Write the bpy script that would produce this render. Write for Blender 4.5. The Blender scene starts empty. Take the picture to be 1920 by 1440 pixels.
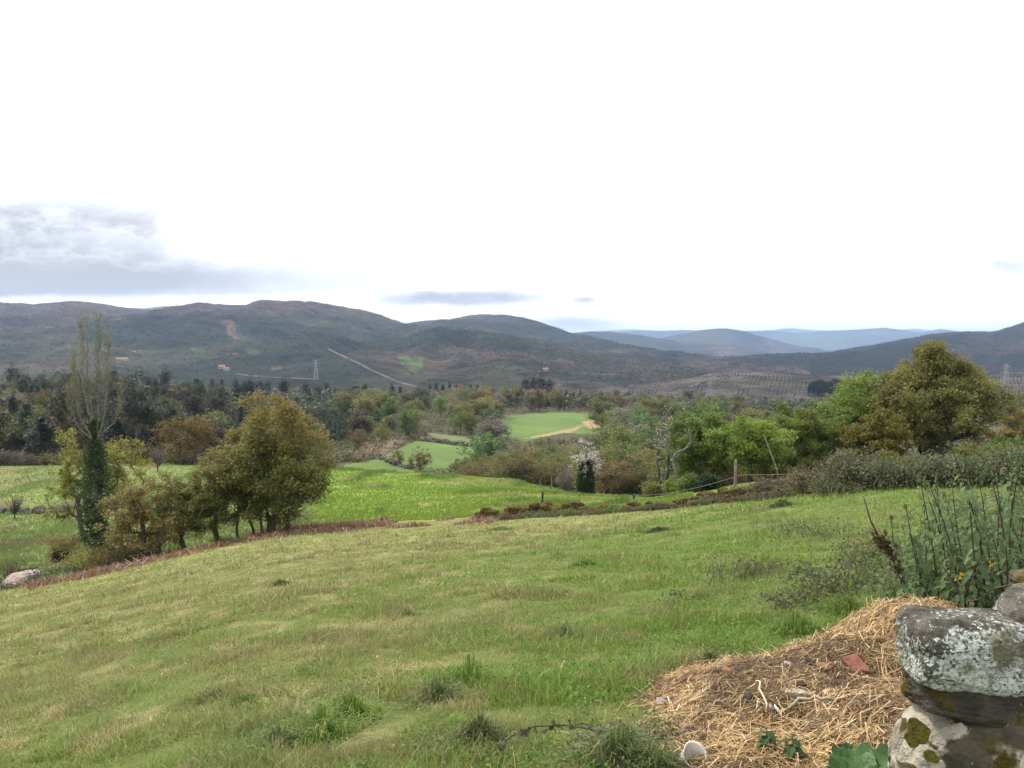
import bpy, math
import numpy as np
from mathutils import Vector, Matrix

R = math.radians
S = bpy.context.scene
COL = S.collection

# ------------------------------------------------------------------ camera
FPX, EYE, HORIZ = 1547.0, 1.6, 650.0
PITCH = math.atan((720 - HORIZ) / FPX)
cam_d = bpy.data.cameras.new("camera")
cam_d.lens = 36.0 * FPX / 1920.0
cam_d.sensor_width = 36.0
cam_d.clip_start = 0.05
cam_d.clip_end = 60000.0
cam = bpy.data.objects.new("camera", cam_d)
cam.location = (0, 0, EYE)
cam.rotation_euler = (math.pi / 2 - PITCH, 0, 0)
COL.objects.link(cam)
S.camera = cam

# ------------------------------------------------------------------ world and sun
SUN_AZ, SUN_EL = R(-48), R(50)
W = bpy.data.worlds.new("World")
S.world = W
W.use_nodes = True


def nd(t, typ, **kw):
    n = t.nodes.new(typ)
    for k, v in kw.items():
        if k.startswith("i_"):
            key = k[2:]
            n.inputs[int(key) if key.isdigit() else key.replace("_", " ")].default_value = v
        else:
            setattr(n, k, v)
    return n


def build_world():
    t = W.node_tree
    t.nodes.clear()
    L = t.links.new
    out = nd(t, "ShaderNodeOutputWorld")
    sky = nd(t, "ShaderNodeTexSky", sky_type="NISHITA", sun_disc=False)
    sky.sun_elevation = SUN_EL
    sky.sun_rotation = SUN_AZ
    bsky = nd(t, "ShaderNodeBackground")
    bsky.inputs[1].default_value = 0.1
    L(sky.outputs[0], bsky.inputs[0])
    tc = nd(t, "ShaderNodeTexCoord")
    sep = nd(t, "ShaderNodeSeparateXYZ")
    L(tc.outputs["Generated"], sep.inputs[0])

    def m(op, a, b=None, c=None):
        n = nd(t, "ShaderNodeMath", operation=op)
        for i, v in enumerate((a, b, c)):
            if v is None:
                continue
            if isinstance(v, (int, float)):
                n.inputs[i].default_value = v
            else:
                L(v, n.inputs[i])
        return n.outputs[0]

    yy = m("MAXIMUM", sep.outputs[1], 0.05)
    u = m("DIVIDE", sep.outputs[0], yy)
    v = m("DIVIDE", sep.outputs[2], yy)
    comb = nd(t, "ShaderNodeCombineXYZ")
    L(u, comb.inputs[0]); L(m("MULTIPLY", v, 2.2), comb.inputs[1])
    n1 = nd(t, "ShaderNodeTexNoise", i_Scale=7.0, i_Detail=7.0, i_Roughness=0.6)
    L(comb.outputs[0], n1.inputs["Vector"])
    n2 = nd(t, "ShaderNodeTexNoise", i_Scale=19.0, i_Detail=6.0, i_Roughness=0.62)
    L(comb.outputs[0], n2.inputs["Vector"])
    a1 = m("SUBTRACT", n1.outputs[0], 0.5)
    a2 = m("SUBTRACT", n2.outputs[0], 0.5)

    def blob(u0, v0, su, sv, soft, jit):
        du = m("DIVIDE", m("SUBTRACT", m("ADD", u, m("MULTIPLY", a1, jit * su)), u0), su)
        dv = m("DIVIDE", m("SUBTRACT", m("ADD", v, m("MULTIPLY", a2, jit * sv * 1.1)), v0), sv)
        d = m("SQRT", m("ADD", m("MULTIPLY", du, du), m("MULTIPLY", dv, dv)))
        mr = nd(t, "ShaderNodeMapRange", interpolation_type="SMOOTHSTEP")
        L(d, mr.inputs[0])
        mr.inputs[1].default_value = 1.0 + soft
        mr.inputs[2].default_value = 1.0 - soft
        return mr.outputs[0]

    # flat grey cloud bank over the left ridge: long base, ragged upper part
    base = blob(-0.66, 0.080, 0.44, 0.033, 0.72, 1.0)
    mid = blob(-0.70, 0.106, 0.38, 0.052, 0.70, 1.4)
    top = blob(-0.58, 0.152, 0.21, 0.032, 0.75, 2.4)
    lens = blob(-0.055, 0.0585, 0.095, 0.010, 0.6, 1.6)
    small = blob(0.087, 0.0565, 0.016, 0.004, 0.8, 1.2)
    mist = blob(0.075, 0.027, 0.05, 0.009, 0.8, 1.2)
    rite = blob(0.60, 0.098, 0.035, 0.012, 0.9, 1.4)
    g = m("MAXIMUM", base, m("MULTIPLY", mid, m("ADD", 0.84, m("MULTIPLY", a2, 1.3))))
    g = m("MAXIMUM", g, m("MULTIPLY", top, m("ADD", 0.72, m("MULTIPLY", a2, 1.3))))
    flat = nd(t, "ShaderNodeMapRange", interpolation_type="SMOOTHSTEP")
    L(m("ADD", v, m("MULTIPLY", a1, 0.010)), flat.inputs[0]); flat.inputs[1].default_value = 0.050; flat.inputs[2].default_value = 0.066
    g = m("MULTIPLY", g, flat.outputs[0])
    g = m("MAXIMUM", g, m("MULTIPLY", lens, 0.85))
    g = m("MAXIMUM", g, m("MULTIPLY", small, 0.75))
    g = m("MAXIMUM", g, m("MULTIPLY", mist, 0.72))
    g = m("MAXIMUM", g, m("MULTIPLY", rite, 0.56))
    # shade inside the clouds
    g = m("MULTIPLY", g, m("ADD", 1.12, m("MULTIPLY", a1, 0.9)))
    g = m("MINIMUM", m("MAXIMUM", g, 0.0), 1.0)
    mixc = nd(t, "ShaderNodeMix", data_type="RGBA")
    L(g, mixc.inputs[0])
    mixc.inputs[6].default_value = (1.08, 1.09, 1.11, 1)
    mixc.inputs[7].default_value = (0.325, 0.318, 0.315, 1)
    bcl = nd(t, "ShaderNodeBackground")
    bcl.inputs[1].default_value = 1.0
    L(mixc.outputs[2], bcl.inputs[0])
    mx = nd(t, "ShaderNodeMixShader")
    mx.inputs[0].default_value = 0.97
    L(bsky.outputs[0], mx.inputs[1]); L(bcl.outputs[0], mx.inputs[2])
    L(mx.outputs[0], out.inputs[0])


build_world()
sun_d = bpy.data.lights.new("sun", "SUN")
sun_d.energy = 3.4
sun_d.angle = R(9)
sun_d.color = (1.0, 0.93, 0.80)
sun = bpy.data.objects.new("sun", sun_d)
sdir = Vector((math.sin(SUN_AZ) * math.cos(SUN_EL), math.cos(SUN_AZ) * math.cos(SUN_EL), math.sin(SUN_EL)))
sun.rotation_euler = sdir.to_track_quat("Z", "Y").to_euler()
sun.location = sdir * 50
COL.objects.link(sun)
S.view_settings.view_transform = "Standard"
S.view_settings.look = "None"
S.view_settings.exposure = 0.7
S.view_settings.gamma = 1.0
S.cycles.max_bounces = 6
S.cycles.diffuse_bounces = 3
S.cycles.transmission_bounces = 3
S.cycles.volume_bounces = 0
S.cycles.use_denoising = True
HAZE_DENSITY = 8.5e-5

# ------------------------------------------------------------------ noise
_rs = np.random.RandomState(11)
_T2 = _rs.rand(256, 256)
_T3 = _rs.rand(32, 32, 32)


def vn2(x, y, s=0):
    x = np.asarray(x, float) + s * 17.31; y = np.asarray(y, float) + s * 41.7
    xi = np.floor(x).astype(int); yi = np.floor(y).astype(int)
    fx = x - xi; fy = y - yi
    fx = fx * fx * (3 - 2 * fx); fy = fy * fy * (3 - 2 * fy)
    a = _T2[xi & 255, yi & 255]; b = _T2[(xi + 1) & 255, yi & 255]
    c = _T2[xi & 255, (yi + 1) & 255]; d = _T2[(xi + 1) & 255, (yi + 1) & 255]
    return (a * (1 - fx) + b * fx) * (1 - fy) + (c * (1 - fx) + d * fx) * fy


def fb2(x, y, s=0, o=4):
    v = 0; a = 0.5; n = 0
    for i in range(o):
        v = v + a * vn2(np.asarray(x) * 2 ** i, np.asarray(y) * 2 ** i, s + i * 3); n += a; a *= 0.5
    return v / n


def vn3(p, s=0):
    p = p + s * 7.77
    i = np.floor(p).astype(int); f = p - i
    f = f * f * (3 - 2 * f)
    r = 0
    for dx in (0, 1):
        for dy in (0, 1):
            for dz in (0, 1):
                w = (f[:, 0] if dx else 1 - f[:, 0]) * (f[:, 1] if dy else 1 - f[:, 1]) * (f[:, 2] if dz else 1 - f[:, 2])
                r = r + w * _T3[(i[:, 0] + dx) & 31, (i[:, 1] + dy) & 31, (i[:, 2] + dz) & 31]
    return r


def fb3(p, s=0, o=4):
    v = 0; a = 0.5; n = 0
    for i in range(o):
        v = v + a * vn3(p * 2 ** i, s + i); n += a; a *= 0.5
    return v / n


def ss(a, b, x):
    t = np.clip((x - a) / (b - a), 0, 1)
    return t * t * (3 - 2 * t)


# ------------------------------------------------------------------ picture <-> place
CP, SP = math.cos(PITCH), math.sin(PITCH)


def tanp(py):
    """drop per metre of depth for a row of the photograph"""
    y = (720.0 - np.asarray(py, float)) / FPX
    return -(-SP + y * CP) / (CP + y * SP)


def upx(px):
    return (np.asarray(px, float) - 960.0) / FPX


def pyof(Y, z):
    t = (EYE - z) / Y                       # = -(Z/Y)
    # invert tanp
    y = (SP - t * CP) / (CP + t * SP)
    return 720.0 - y * FPX


# ------------------------------------------------------------------ mesh helpers
def make_mesh(name, V, tris=None, quads=None, col=None, smooth=False, mats=(), midx=None):
    me = bpy.data.meshes.new(name)
    V = np.asarray(V, np.float32)
    nt = 0 if tris is None else len(tris)
    nq = 0 if quads is None else len(quads)
    me.vertices.add(len(V)); me.vertices.foreach_set("co", V.ravel())
    loops = []
    if nt: loops.append(np.asarray(tris, np.int32).ravel())
    if nq: loops.append(np.asarray(quads, np.int32).ravel())
    lp = np.concatenate(loops)
    me.loops.add(len(lp)); me.loops.foreach_set("vertex_index", lp)
    me.polygons.add(nt + nq)
    st = np.concatenate([np.arange(nt) * 3, nt * 3 + np.arange(nq) * 4]).astype(np.int32)
    me.polygons.foreach_set("loop_start", st)
    if midx is not None:
        me.polygons.foreach_set("material_index", np.asarray(midx, np.int32))
    me.polygons.foreach_set("use_smooth", np.full(nt + nq, smooth, bool))
    for m in mats:
        me.materials.append(m)
    if col is not None:
        c = np.ones((len(V), 4), np.float32); c[:, :3] = col
        at = me.color_attributes.new("Col", "FLOAT_COLOR", "POINT")
        at.data.foreach_set("color", c.ravel())
    me.update(calc_edges=True)
    return me


class MB:
    """collects pieces of one mesh"""
    def __init__(s):
        s.V = []; s.T = []; s.Q = []; s.C = []; s.n = 0

    def add(s, V, tris=None, quads=None, col=(1, 1, 1)):
        V = np.asarray(V, float).reshape(-1, 3)
        if tris is not None and len(tris): s.T.append(np.asarray(tris) + s.n)
        if quads is not None and len(quads): s.Q.append(np.asarray(quads) + s.n)
        c = np.empty((len(V), 3)); c[:] = col
        s.V.append(V); s.C.append(c); s.n += len(V)

    def box(s, lo, hi, col=(1, 1, 1), M=None):
        x0, y0, z0 = lo; x1, y1, z1 = hi
        V = np.array([(x0, y0, z0), (x1, y0, z0), (x1, y1, z0), (x0, y1, z0), (x0, y0, z1), (x1, y0, z1), (x1, y1, z1), (x0, y1, z1)], float)
        if M is not None: V = V @ M[:3, :3].T + M[:3, 3]
        s.add(V, quads=[(0, 3, 2, 1), (4, 5, 6, 7), (0, 1, 5, 4), (1, 2, 6, 5), (2, 3, 7, 6), (3, 0, 4, 7)], col=col)

    def tube(s, P, r, k=6, col=(1, 1, 1), cap=True):
        P = np.asarray(P, float); n = len(P)
        r = np.broadcast_to(np.asarray(r, float), (n,))
        T = np.gradient(P, axis=0); T /= np.linalg.norm(T, axis=1)[:, None] + 1e-9
        up = np.array([0.31, 0.2, 0.93]) if abs(T[0, 2]) < 0.85 else np.array([1.0, 0.1, 0])
        A = np.cross(T, up); A /= np.linalg.norm(A, axis=1)[:, None] + 1e-9
        B = np.cross(T, A)
        a = np.arange(k) * 2 * math.pi / k
        V = P[:, None] + r[:, None, None] * (np.cos(a)[None, :, None] * A[:, None] + np.sin(a)[None, :, None] * B[:, None])
        V = V.reshape(-1, 3)
        i = np.arange(n - 1)[:, None] * k; j = np.arange(k)[None]; j2 = (j + 1) % k
        Q = np.stack([i + j, i + j2, i + k + j2, i + k + j], -1).reshape(-1, 4)
        tr = None
        if cap:
            V = np.vstack([V, P[:1], P[-1:]]); jj = np.arange(k)
            tr = np.vstack([np.stack([np.full(k, n * k), (jj + 1) % k, jj], -1),
                            np.stack([np.full(k, n * k + 1), (n - 1) * k + jj, (n - 1) * k + (jj + 1) % k], -1)])
        s.add(V, tr, Q, col)

    def mesh(s, name, mat, smooth=False):
        return make_mesh(name, np.vstack(s.V), np.vstack(s.T) if s.T else None, np.vstack(s.Q) if s.Q else None,
                         np.vstack(s.C), smooth, (mat,))


def link(name, data, parent=None, loc=None):
    o = bpy.data.objects.new(name, data)
    COL.objects.link(o)
    if parent: o.parent = parent
    if loc is not None: o.location = loc
    return o


def tag(o, label, cat, group=None):
    o["label"] = label; o["category"] = cat
    if group: o["group"] = group
    return o


def thing(name, label, cat, loc, rz=0.0, group=None):
    o = link(name, None, None, loc)
    o.empty_display_size = 0.2
    o.rotation_euler = (0, 0, rz)
    return tag(o, label, cat, group)


def struct(name, me):
    o = link(name, me); o["kind"] = "structure"; return o


def stuff(name, me, label, cat):
    o = link(name, me); o["kind"] = "stuff"
    return tag(o, label, cat)


def clone(root, loc, rz, sc, label, group=None, tint=None, sz=None):
    r = root.copy(); COL.objects.link(r)
    r.location = loc; r.rotation_euler = (0, 0, rz); r.scale = (sc, sc, sc if sz is None else sz)
    r["label"] = label
    if group: r["group"] = group
    if tint: r.color = (*tint, 1)
    for ch in list(root.children):
        c = ch.copy(); COL.objects.link(c); c.parent = r
        if tint: c.color = (*tint, 1)
        for gch in list(ch.children):
            d = gch.copy(); COL.objects.link(d); d.parent = c
            if tint: d.color = (*tint, 1)
    return r


# ------------------------------------------------------------------ materials
def mat_base(name):
    m = bpy.data.materials.new(name); m.use_nodes = True
    t = m.node_tree; t.nodes.clear()
    return m, t, t.links.new, nd(t, "ShaderNodeOutputMaterial")


def mixrgb(t, fac, a, b, blend="MIX"):
    n = nd(t, "ShaderNodeMix", data_type="RGBA", blend_type=blend)
    for i, v in ((0, fac), (6, a), (7, b)):
        if hasattr(v, "is_linked"): t.links.new(v, n.inputs[i])
        elif isinstance(v, (int, float)): n.inputs[i].default_value = v
        else: n.inputs[i].default_value = (*v, 1)
    return n.outputs[2]


def ramp(t, src, a, b):
    n = nd(t, "ShaderNodeMapRange", interpolation_type="SMOOTHSTEP")
    t.links.new(src, n.inputs[0]); n.inputs[1].default_value = a; n.inputs[2].default_value = b
    return n.outputs[0]


def noise(t, coord, scale, detail=4.0, rough=0.55, typ="ShaderNodeTexNoise"):
    n = nd(t, typ, i_Scale=scale)
    if typ == "ShaderNodeTexNoise":
        n.inputs["Detail"].default_value = detail; n.inputs["Roughness"].default_value = rough
    t.links.new(coord, n.inputs["Vector"])
    return n.outputs[0]


def leaf_mat(name, trans=0.42, rough=0.6, spec=0.25):
    """leaf colour from the mesh, tinted per object; thin leaves pass some light"""
    m, t, L, out = mat_base(name)
    at = nd(t, "ShaderNodeAttribute", attribute_name="Col")
    oi = nd(t, "ShaderNodeObjectInfo")
    c = mixrgb(t, 1.0, at.outputs[0], oi.outputs["Color"], "MULTIPLY")
    p = nd(t, "ShaderNodeBsdfPrincipled"); p.inputs["Roughness"].default_value = rough
    p.inputs["Specular IOR Level"].default_value = spec
    L(c, p.inputs["Base Color"])
    tr = nd(t, "ShaderNodeBsdfTranslucent"); L(c, tr.inputs[0])
    mx = nd(t, "ShaderNodeMixShader"); mx.inputs[0].default_value = trans
    L(p.outputs[0], mx.inputs[1]); L(tr.outputs[0], mx.inputs[2]); L(mx.outputs[0], out.inputs[0])
    return m


def rough_mat(name, c1, c2, scale, bump=0.3, rough=0.9, attr=False, coord="Object", bscale=None, bdist=0.02):
    m, t, L, out = mat_base(name)
    tc = nd(t, "ShaderNodeTexCoord")
    n = noise(t, tc.outputs[coord], scale, 6, 0.6)
    f = ramp(t, n, 0.3, 0.7)
    c = mixrgb(t, f, c1, c2)
    if attr:
        at = nd(t, "ShaderNodeAttribute", attribute_name="Col")
        c = mixrgb(t, 1.0, at.outputs[0], c, "MULTIPLY")
    p = nd(t, "ShaderNodeBsdfPrincipled"); p.inputs["Roughness"].default_value = rough
    p.inputs["Specular IOR Level"].default_value = 0.25
    L(c, p.inputs["Base Color"])
    b = nd(t, "ShaderNodeBump"); b.inputs["Strength"].default_value = bump; b.inputs["Distance"].default_value = bdist
    L(noise(t, tc.outputs[coord], bscale or scale * 4, 5, 0.65), b.inputs["Height"])
    L(b.outputs[0], p.inputs["Normal"]); L(p.outputs[0], out.inputs[0])
    return m


M_LEAF = leaf_mat("leaf")
M_GRASS = leaf_mat("grass_blade", 0.35, 0.55, 0.2)
M_STRAW = leaf_mat("straw_fibre", 0.15, 0.6, 0.3)
M_BARK = rough_mat("bark", (0.045, 0.036, 0.028), (0.12, 0.10, 0.08), 9, 0.6)
M_BARKG = rough_mat("pale_bark", (0.095, 0.088, 0.075), (0.205, 0.19, 0.165), 9, 0.5)
M_STEM = rough_mat("dark_stem", (0.030, 0.017, 0.018), (0.075, 0.045, 0.04), 30, 0.2, 0.6)
M_WOOD = rough_mat("weathered_wood", (0.12, 0.10, 0.08), (0.27, 0.23, 0.18), 14, 0.5)
M_DARKWOOD = rough_mat("dark_post_wood", (0.03, 0.025, 0.02), (0.08, 0.065, 0.05), 14, 0.5)
M_STEEL = rough_mat("galvanised_steel", (0.22, 0.23, 0.24), (0.34, 0.35, 0.36), 5, 0.05, 0.5)
M_WIRE = rough_mat("fence_wire", (0.17, 0.145, 0.12), (0.26, 0.23, 0.20), 20, 0.05, 0.5)
M_TILE = rough_mat("terracotta", (0.14, 0.058, 0.042), (0.22, 0.09, 0.066), 16, 0.25, 0.8, bdist=0.004)
M_SCRAP = rough_mat("scrap", (0.75, 0.75, 0.75), (1.1, 1.1, 1.1), 14, 0.35, 0.8, attr=True, bdist=0.006)
M_TRACK = rough_mat("dirt_track", (0.036, 0.029, 0.023), (0.092, 0.075, 0.058), 0.035, 0.1)
M_WALLP = rough_mat("limewash", (0.30, 0.27, 0.22), (0.42, 0.38, 0.32), 0.6, 0.05)
M_ROOF = rough_mat("roof_tiles", (0.18, 0.095, 0.065), (0.27, 0.15, 0.10), 0.8, 0.2)
M_GLASS = rough_mat("dark_window", (0.03, 0.035, 0.04), (0.06, 0.065, 0.07), 1, 0.0, 0.2)

# ------------------------------------------------------------------ ground heights
KN = {  # column of the photograph -> (depth, row) or (depth, None, height)
    0:    [(4.5, 1440), (33, 1110), (37, None, -10.2), (46, 1062), (50, 1040), (65, 970), (100, 867), (118, None, -16), (160, None, -20), (350, None, -18), (500, None, -25), (800, None, -45), (1200, None, -62)],
    240:  [(4.0, 1440), (35, 1058), (39, None, -9.3), (50, 1008), (65, 950), (98, 867), (116, None, -16), (160, None, -20), (350, None, -20), (500, None, -27), (800, None, -47), (1200, None, -62)],
    500:  [(3.6, 1440), (38, 1002), (46, 966), (88, 868), (104, None, -15), (140, None, -19.5), (350, None, -24), (500, None, -30), (800, None, -48), (1200, None, -62)],
    720:  [(3.4, 1440), (40, 988), (45, 972), (83, 876), (97, None, -15), (140, 886), (200, 829), (350, None, -25), (500, None, -33), (800, None, -50), (1200, None, -62)],
    960:  [(3.3, 1440), (37, 972), (42, 958), (76, 893), (88, None, -14.5), (140, None, -22), (215, 826), (300, 776), (400, None, -26), (500, None, -33), (800, None, -52), (1200, None, -64)],
    1190: [(3.2, 1440), (33, 962), (38, 951), (56, 938), (68, None, -12), (100, None, -18), (150, None, -22), (300, None, -26), (500, None, -34), (800, None, -54), (1200, None, -66)],
    1378: [(3.1, 1440), (27, 940), (33, 925), (45, 905), (60, None, -9.5), (110, None, -18), (160, None, -22), (300, None, -27), (500, None, -36), (800, None, -55), (1200, None, -66)],
    1600: [(3.05, 1440), (21, 915), (26, None, -2.75), (36, 882), (52, None, -6.0), (75, None, -9.5), (110, None, -16), (170, None, -23), (300, None, -28), (500, None, -37), (800, None, -55), (1200, None, -66)],
    1755: [(3.05, 1440), (18, None, -1.5), (26, None, -2.5), (50, None, -5.5), (75, None, -9), (110, None, -15), (170, None, -23), (300, None, -28), (500, None, -37), (800, None, -55), (1200, None, -66)],
    1920: [(3.05, 1440), (16, None, -1.15), (26, None, -2.1), (50, None, -5.0), (75, None, -9), (110, None, -15), (170, None, -23), (300, None, -28), (500, None, -37), (800, None, -55), (1200, None, -66)],
}
LY = np.linspace(math.log(2.0), math.log(20000.0), 900)
UG = np.linspace(-1.0, 1.0, 321)


def _grid():
    cols = sorted(KN); prof = []
    for c in cols:
        ys, zs = [0.5, 2.0], [0.0, 0.0]
        for k in KN[c]:
            ys.append(k[0]); zs.append(EYE - tanp(k[1]) * k[0] if k[1] is not None else k[2])
        zs[1] = zs[2] * 2.0 / ys[2] * 0.6
        ys += [3000, 9000, 20000]; zs += [-90, -110, -120]
        prof.append(np.interp(np.exp(LY), ys, zs))
    prof = np.array(prof)
    cu = upx(np.array(cols))
    G = np.array([np.interp(UG, cu, prof[:, j]) for j in range(len(LY))]).T     # [u, Y]

    def smooth(A, n, ax):
        k = np.ones(n) / n
        P = np.pad(A, [(n // 2, n // 2) if i == ax else (0, 0) for i in (0, 1)], mode="edge")
        return np.apply_along_axis(lambda v: np.convolve(v, k, "valid"), ax, P)
    G = smooth(smooth(G, 17, 0), 17, 0)
    G = smooth(smooth(G, 9, 1), 9, 1)
    return G


GZ = _grid()


def gz(X, Y):
    X = np.asarray(X, float); Y = np.asarray(Y, float)
    Yc = np.maximum(Y, 4.0)
    u = np.clip(X / Yc, -0.999, 0.999)
    ly = np.log(np.maximum(Y, 2.001))
    a = (u + 1) / 2 * (len(UG) - 1); b = np.clip((ly - LY[0]) / (LY[1] - LY[0]), 0, len(LY) - 1.001)
    ia = np.clip(a.astype(int), 0, len(UG) - 2); ib = b.astype(int); fa = a - ia; fbb = b - ib
    z = (GZ[ia, ib] * (1 - fa) + GZ[ia + 1, ib] * fa) * (1 - fbb) + (GZ[ia, ib + 1] * (1 - fa) + GZ[ia + 1, ib + 1] * fa) * fbb
    z = z * ss(-4, 2.2, Y)
    amp = ss(1.5, 5, Y)
    z = z + amp * (0.11 * (fb2(X / 2.6, Y / 2.6, 1, 3) - 0.5) + 0.06 * (fb2(X / 0.7, Y / 0.7, 5, 2) - 0.5))
    z = z + ss(40, 140, Y) * 1.6 * (fb2(X / 35, Y / 35, 9, 3) - 0.5)
    return z


def P3(px, Y, dz=0.0):
    X = float(upx(px) * Y)
    for _ in range(2):
        z = float(gz(X, Y)); X = float(upx(px) * (Y * CP + (EYE - z) * SP))
    return Vector((X, Y, float(gz(X, Y)) + dz))


def at(px, py, Y):
    return np.array([upx(px) * (Y * CP + tanp(py) * Y * SP), Y, EYE - tanp(py) * Y])


EDGE_P = [-300, 0, 240, 500, 720, 960, 1190, 1378, 1600, 1755, 1920, 2300]
EDGE_Y = [33, 33, 35, 38, 40, 37, 33, 27, 21, 18, 16, 15]


def edge(px): return np.interp(px, EDGE_P, EDGE_Y)


def crest(px): return np.interp(px, [500, 590, 720, 960, 1190, 1300, 1400, 1500], [90, 87, 82, 75, 56, 47, 42, 34])


def inpoly(x, y, poly):
    x = np.asarray(x); y = np.asarray(y); r = np.zeros(x.shape, bool)
    n = len(poly)
    for i in range(n):
        x1, y1 = poly[i]; x2, y2 = poly[(i + 1) % n]
        c = ((y1 > y) != (y2 > y)) & (x < (x2 - x1) * (y - y1) / (y2 - y1 + 1e-9) + x1)
        r ^= c
    return r


MEAD = [
    [(645, 872), (700, 862), (745, 842), (790, 822), (850, 827), (905, 842), (893, 852), (855, 872), (840, 888), (760, 890), (650, 886)],
    [(800, 811), (850, 816), (930, 834), (925, 846), (870, 832), (806, 818)],
    [(922, 792), (960, 778), (1050, 773), (1108, 776), (1130, 800), (1127, 816), (1060, 811), (985, 828), (935, 815)],
]


def region_color(X, Y, Z):
    """base colour of the land: grass, bracken, meadow, wood floor"""
    px = X / np.maximum(Y, 2.0) * FPX + 960
    py = pyof(np.maximum(Y, 2.0), Z)
    n0 = fb2(X / 3.5, Y / 3.5, 21, 4); n1 = fb2(X / 9, Y / 9, 25, 4); n2 = fb2(X / 0.9, Y / 0.9, 29, 3)
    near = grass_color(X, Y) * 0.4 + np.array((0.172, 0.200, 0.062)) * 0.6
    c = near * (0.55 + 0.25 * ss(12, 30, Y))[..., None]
    # brown dead bracken along the lower edge
    e = edge(px) + (n0 - 0.5) * 3
    band = np.exp(-((Y - e - 0.3) / 2.2) ** 2) * (px < 930) * (px > 30)
    c = mix3(c, (0.18, 0.125, 0.075), band * 0.5)
    # bright meadow
    beyond = ss(1.0, 3.0, Y - e)
    md = mead_color(X, Y)
    lf = left_color(X, Y)
    xs = ss(560, 600, px + (n0 - 0.5) * 30)
    fld = md * xs[..., None] + lf * (1 - xs[..., None])
    c = mix3(c, fld, beyond * (Y < 130))
    # the strip behind the wall on the right
    sel = beyond * ss(1150, 1260, px) * (Y < 130)
    c = mix3(c, (0.085, 0.125, 0.035), sel * 0.8)
    # wood floor
    far = np.where(px < 560, ss(98, 108, Y + (n1 - 0.5) * 8), ss(0, 7, Y - crest(px) - (n1 - 0.5) * 4))
    c = mix3(c, np.array((0.062, 0.058, 0.032)) * (0.7 + 0.6 * n1)[..., None], far)
    # meadows in the valley
    jx = px + (n1 - 0.5) * 8; jy = py + (n0 - 0.5) * 3
    for i, pl in enumerate(MEAD):
        k = inpoly(jx, jy, pl) & (Y > 110) & (Y < 420)
        g = np.array([(0.088, 0.135, 0.036), (0.115, 0.135, 0.05), (0.090, 0.138, 0.038)][i]) * (0.60 + 0.5 * fb2(X / 14, Y / 14, 33, 3) + 0.35 * fb2(X / 30 + Y / 9, Y / 60, 35, 3))[..., None]
        if i == 2:
            dry = inpoly(jx, jy, [(1090, 790), (1124, 788), (1128, 806), (1108, 805)]) | inpoly(jx, jy, [(985, 822), (1060, 806), (1100, 795), (1062, 816)])
            g = np.where(dry[..., None], np.array((0.26, 0.20, 0.10)), g)
        c = np.where(k[..., None], g, c)
    brown = inpoly(jx, jy, [(650, 862), (680, 830), (720, 818), (760, 830), (700, 858)]) & (Y > 110)
    c = np.where(brown[..., None], np.array((0.13, 0.095, 0.06)), c)
    return c


def mix3(a, b, f):
    return a * (1 - f[..., None]) + np.asarray(b) * f[..., None]


def grass_color(X, Y):
    px = X / np.maximum(Y, 2.0) * FPX + 960
    a = fb2(X / 1.0, Y / 1.1, 41, 4); b = fb2(X / 5.5, Y / 5.5, 45, 4); d = fb2(X / 0.28, Y / 0.34, 49, 3); e = fb2(X / 0.55, Y / 0.6, 53, 3)
    # lush green towards the near right, drier and olive towards the left and middle
    lush = np.clip(ss(-3.0, 1.2, X + 0.6 + (7.5 - Y) * 0.30 + (b - 0.5) * 7) * ss(40, 14, Y - np.maximum(X, 0) * 4) , 0, 1)
    olive = np.array((0.215, 0.238, 0.080)); green = np.array((0.148, 0.245, 0.042)); dry = np.array((0.50, 0.415, 0.215)); dark = np.array((0.112, 0.135, 0.046))
    c = olive + (green - olive) * np.clip(lush * 0.85 + (a - 0.5) * 1.3, 0, 1)[..., None]
    c = mix3(c, (0.20, 0.125, 0.065), ss(0.68, 0.76, fb2(X / 0.30, Y / 0.36, 58, 3)) * 0.5)
    c = mix3(c, dry, ss(0.51, 0.71, a * 0.17 + d * 0.66 + e * 0.20 + 0.055 - 0.13 * lush) * 0.75)
    c = mix3(c, dark, ss(0.54, 0.70, 0.6 * e + 0.4 * d) * 0.65)
    return c


def mead_color(X, Y):
    a = fb2(X / 2.6, Y / 5, 61, 4); b = fb2(X / 9, Y / 6, 65, 4)
    c = np.array((0.150, 0.232, 0.034)) + (np.array((0.192, 0.258, 0.044)) - np.array((0.150, 0.232, 0.034))) * b[..., None]
    c = mix3(c, (0.082, 0.150, 0.034), ss(0.56, 0.70, a * 0.7 + b * 0.35) * 0.8)
    px = X / np.maximum(Y, 2.0) * FPX + 960
    edgey = np.exp(-((Y - crest(px) + 2) / 5.0) ** 2) * 0.16
    c = mix3(c, (0.33, 0.33, 0.13), ss(0.64, 0.76, fb2(X / 3.2, Y / 2.2, 69, 4) + edgey + 0.05 * ss(950, 1150, px)) * 0.75)
    return c


def left_color(X, Y):
    a = fb2(X / 4, Y / 7, 71, 4); b = fb2(X / 16, Y / 16, 75, 3)
    c = np.array((0.155, 0.210, 0.062)) + (np.array((0.185, 0.220, 0.074)) - np.array((0.155, 0.210, 0.062))) * b[..., None]
    c = mix3(c, (0.12, 0.15, 0.05), ss(0.58, 0.72, a) * 0.7)
    c = mix3(c, (0.20, 0.155, 0.09), ss(0.62, 0.75, fb2(X / 6, Y / 3, 79, 4)))
    return c


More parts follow.
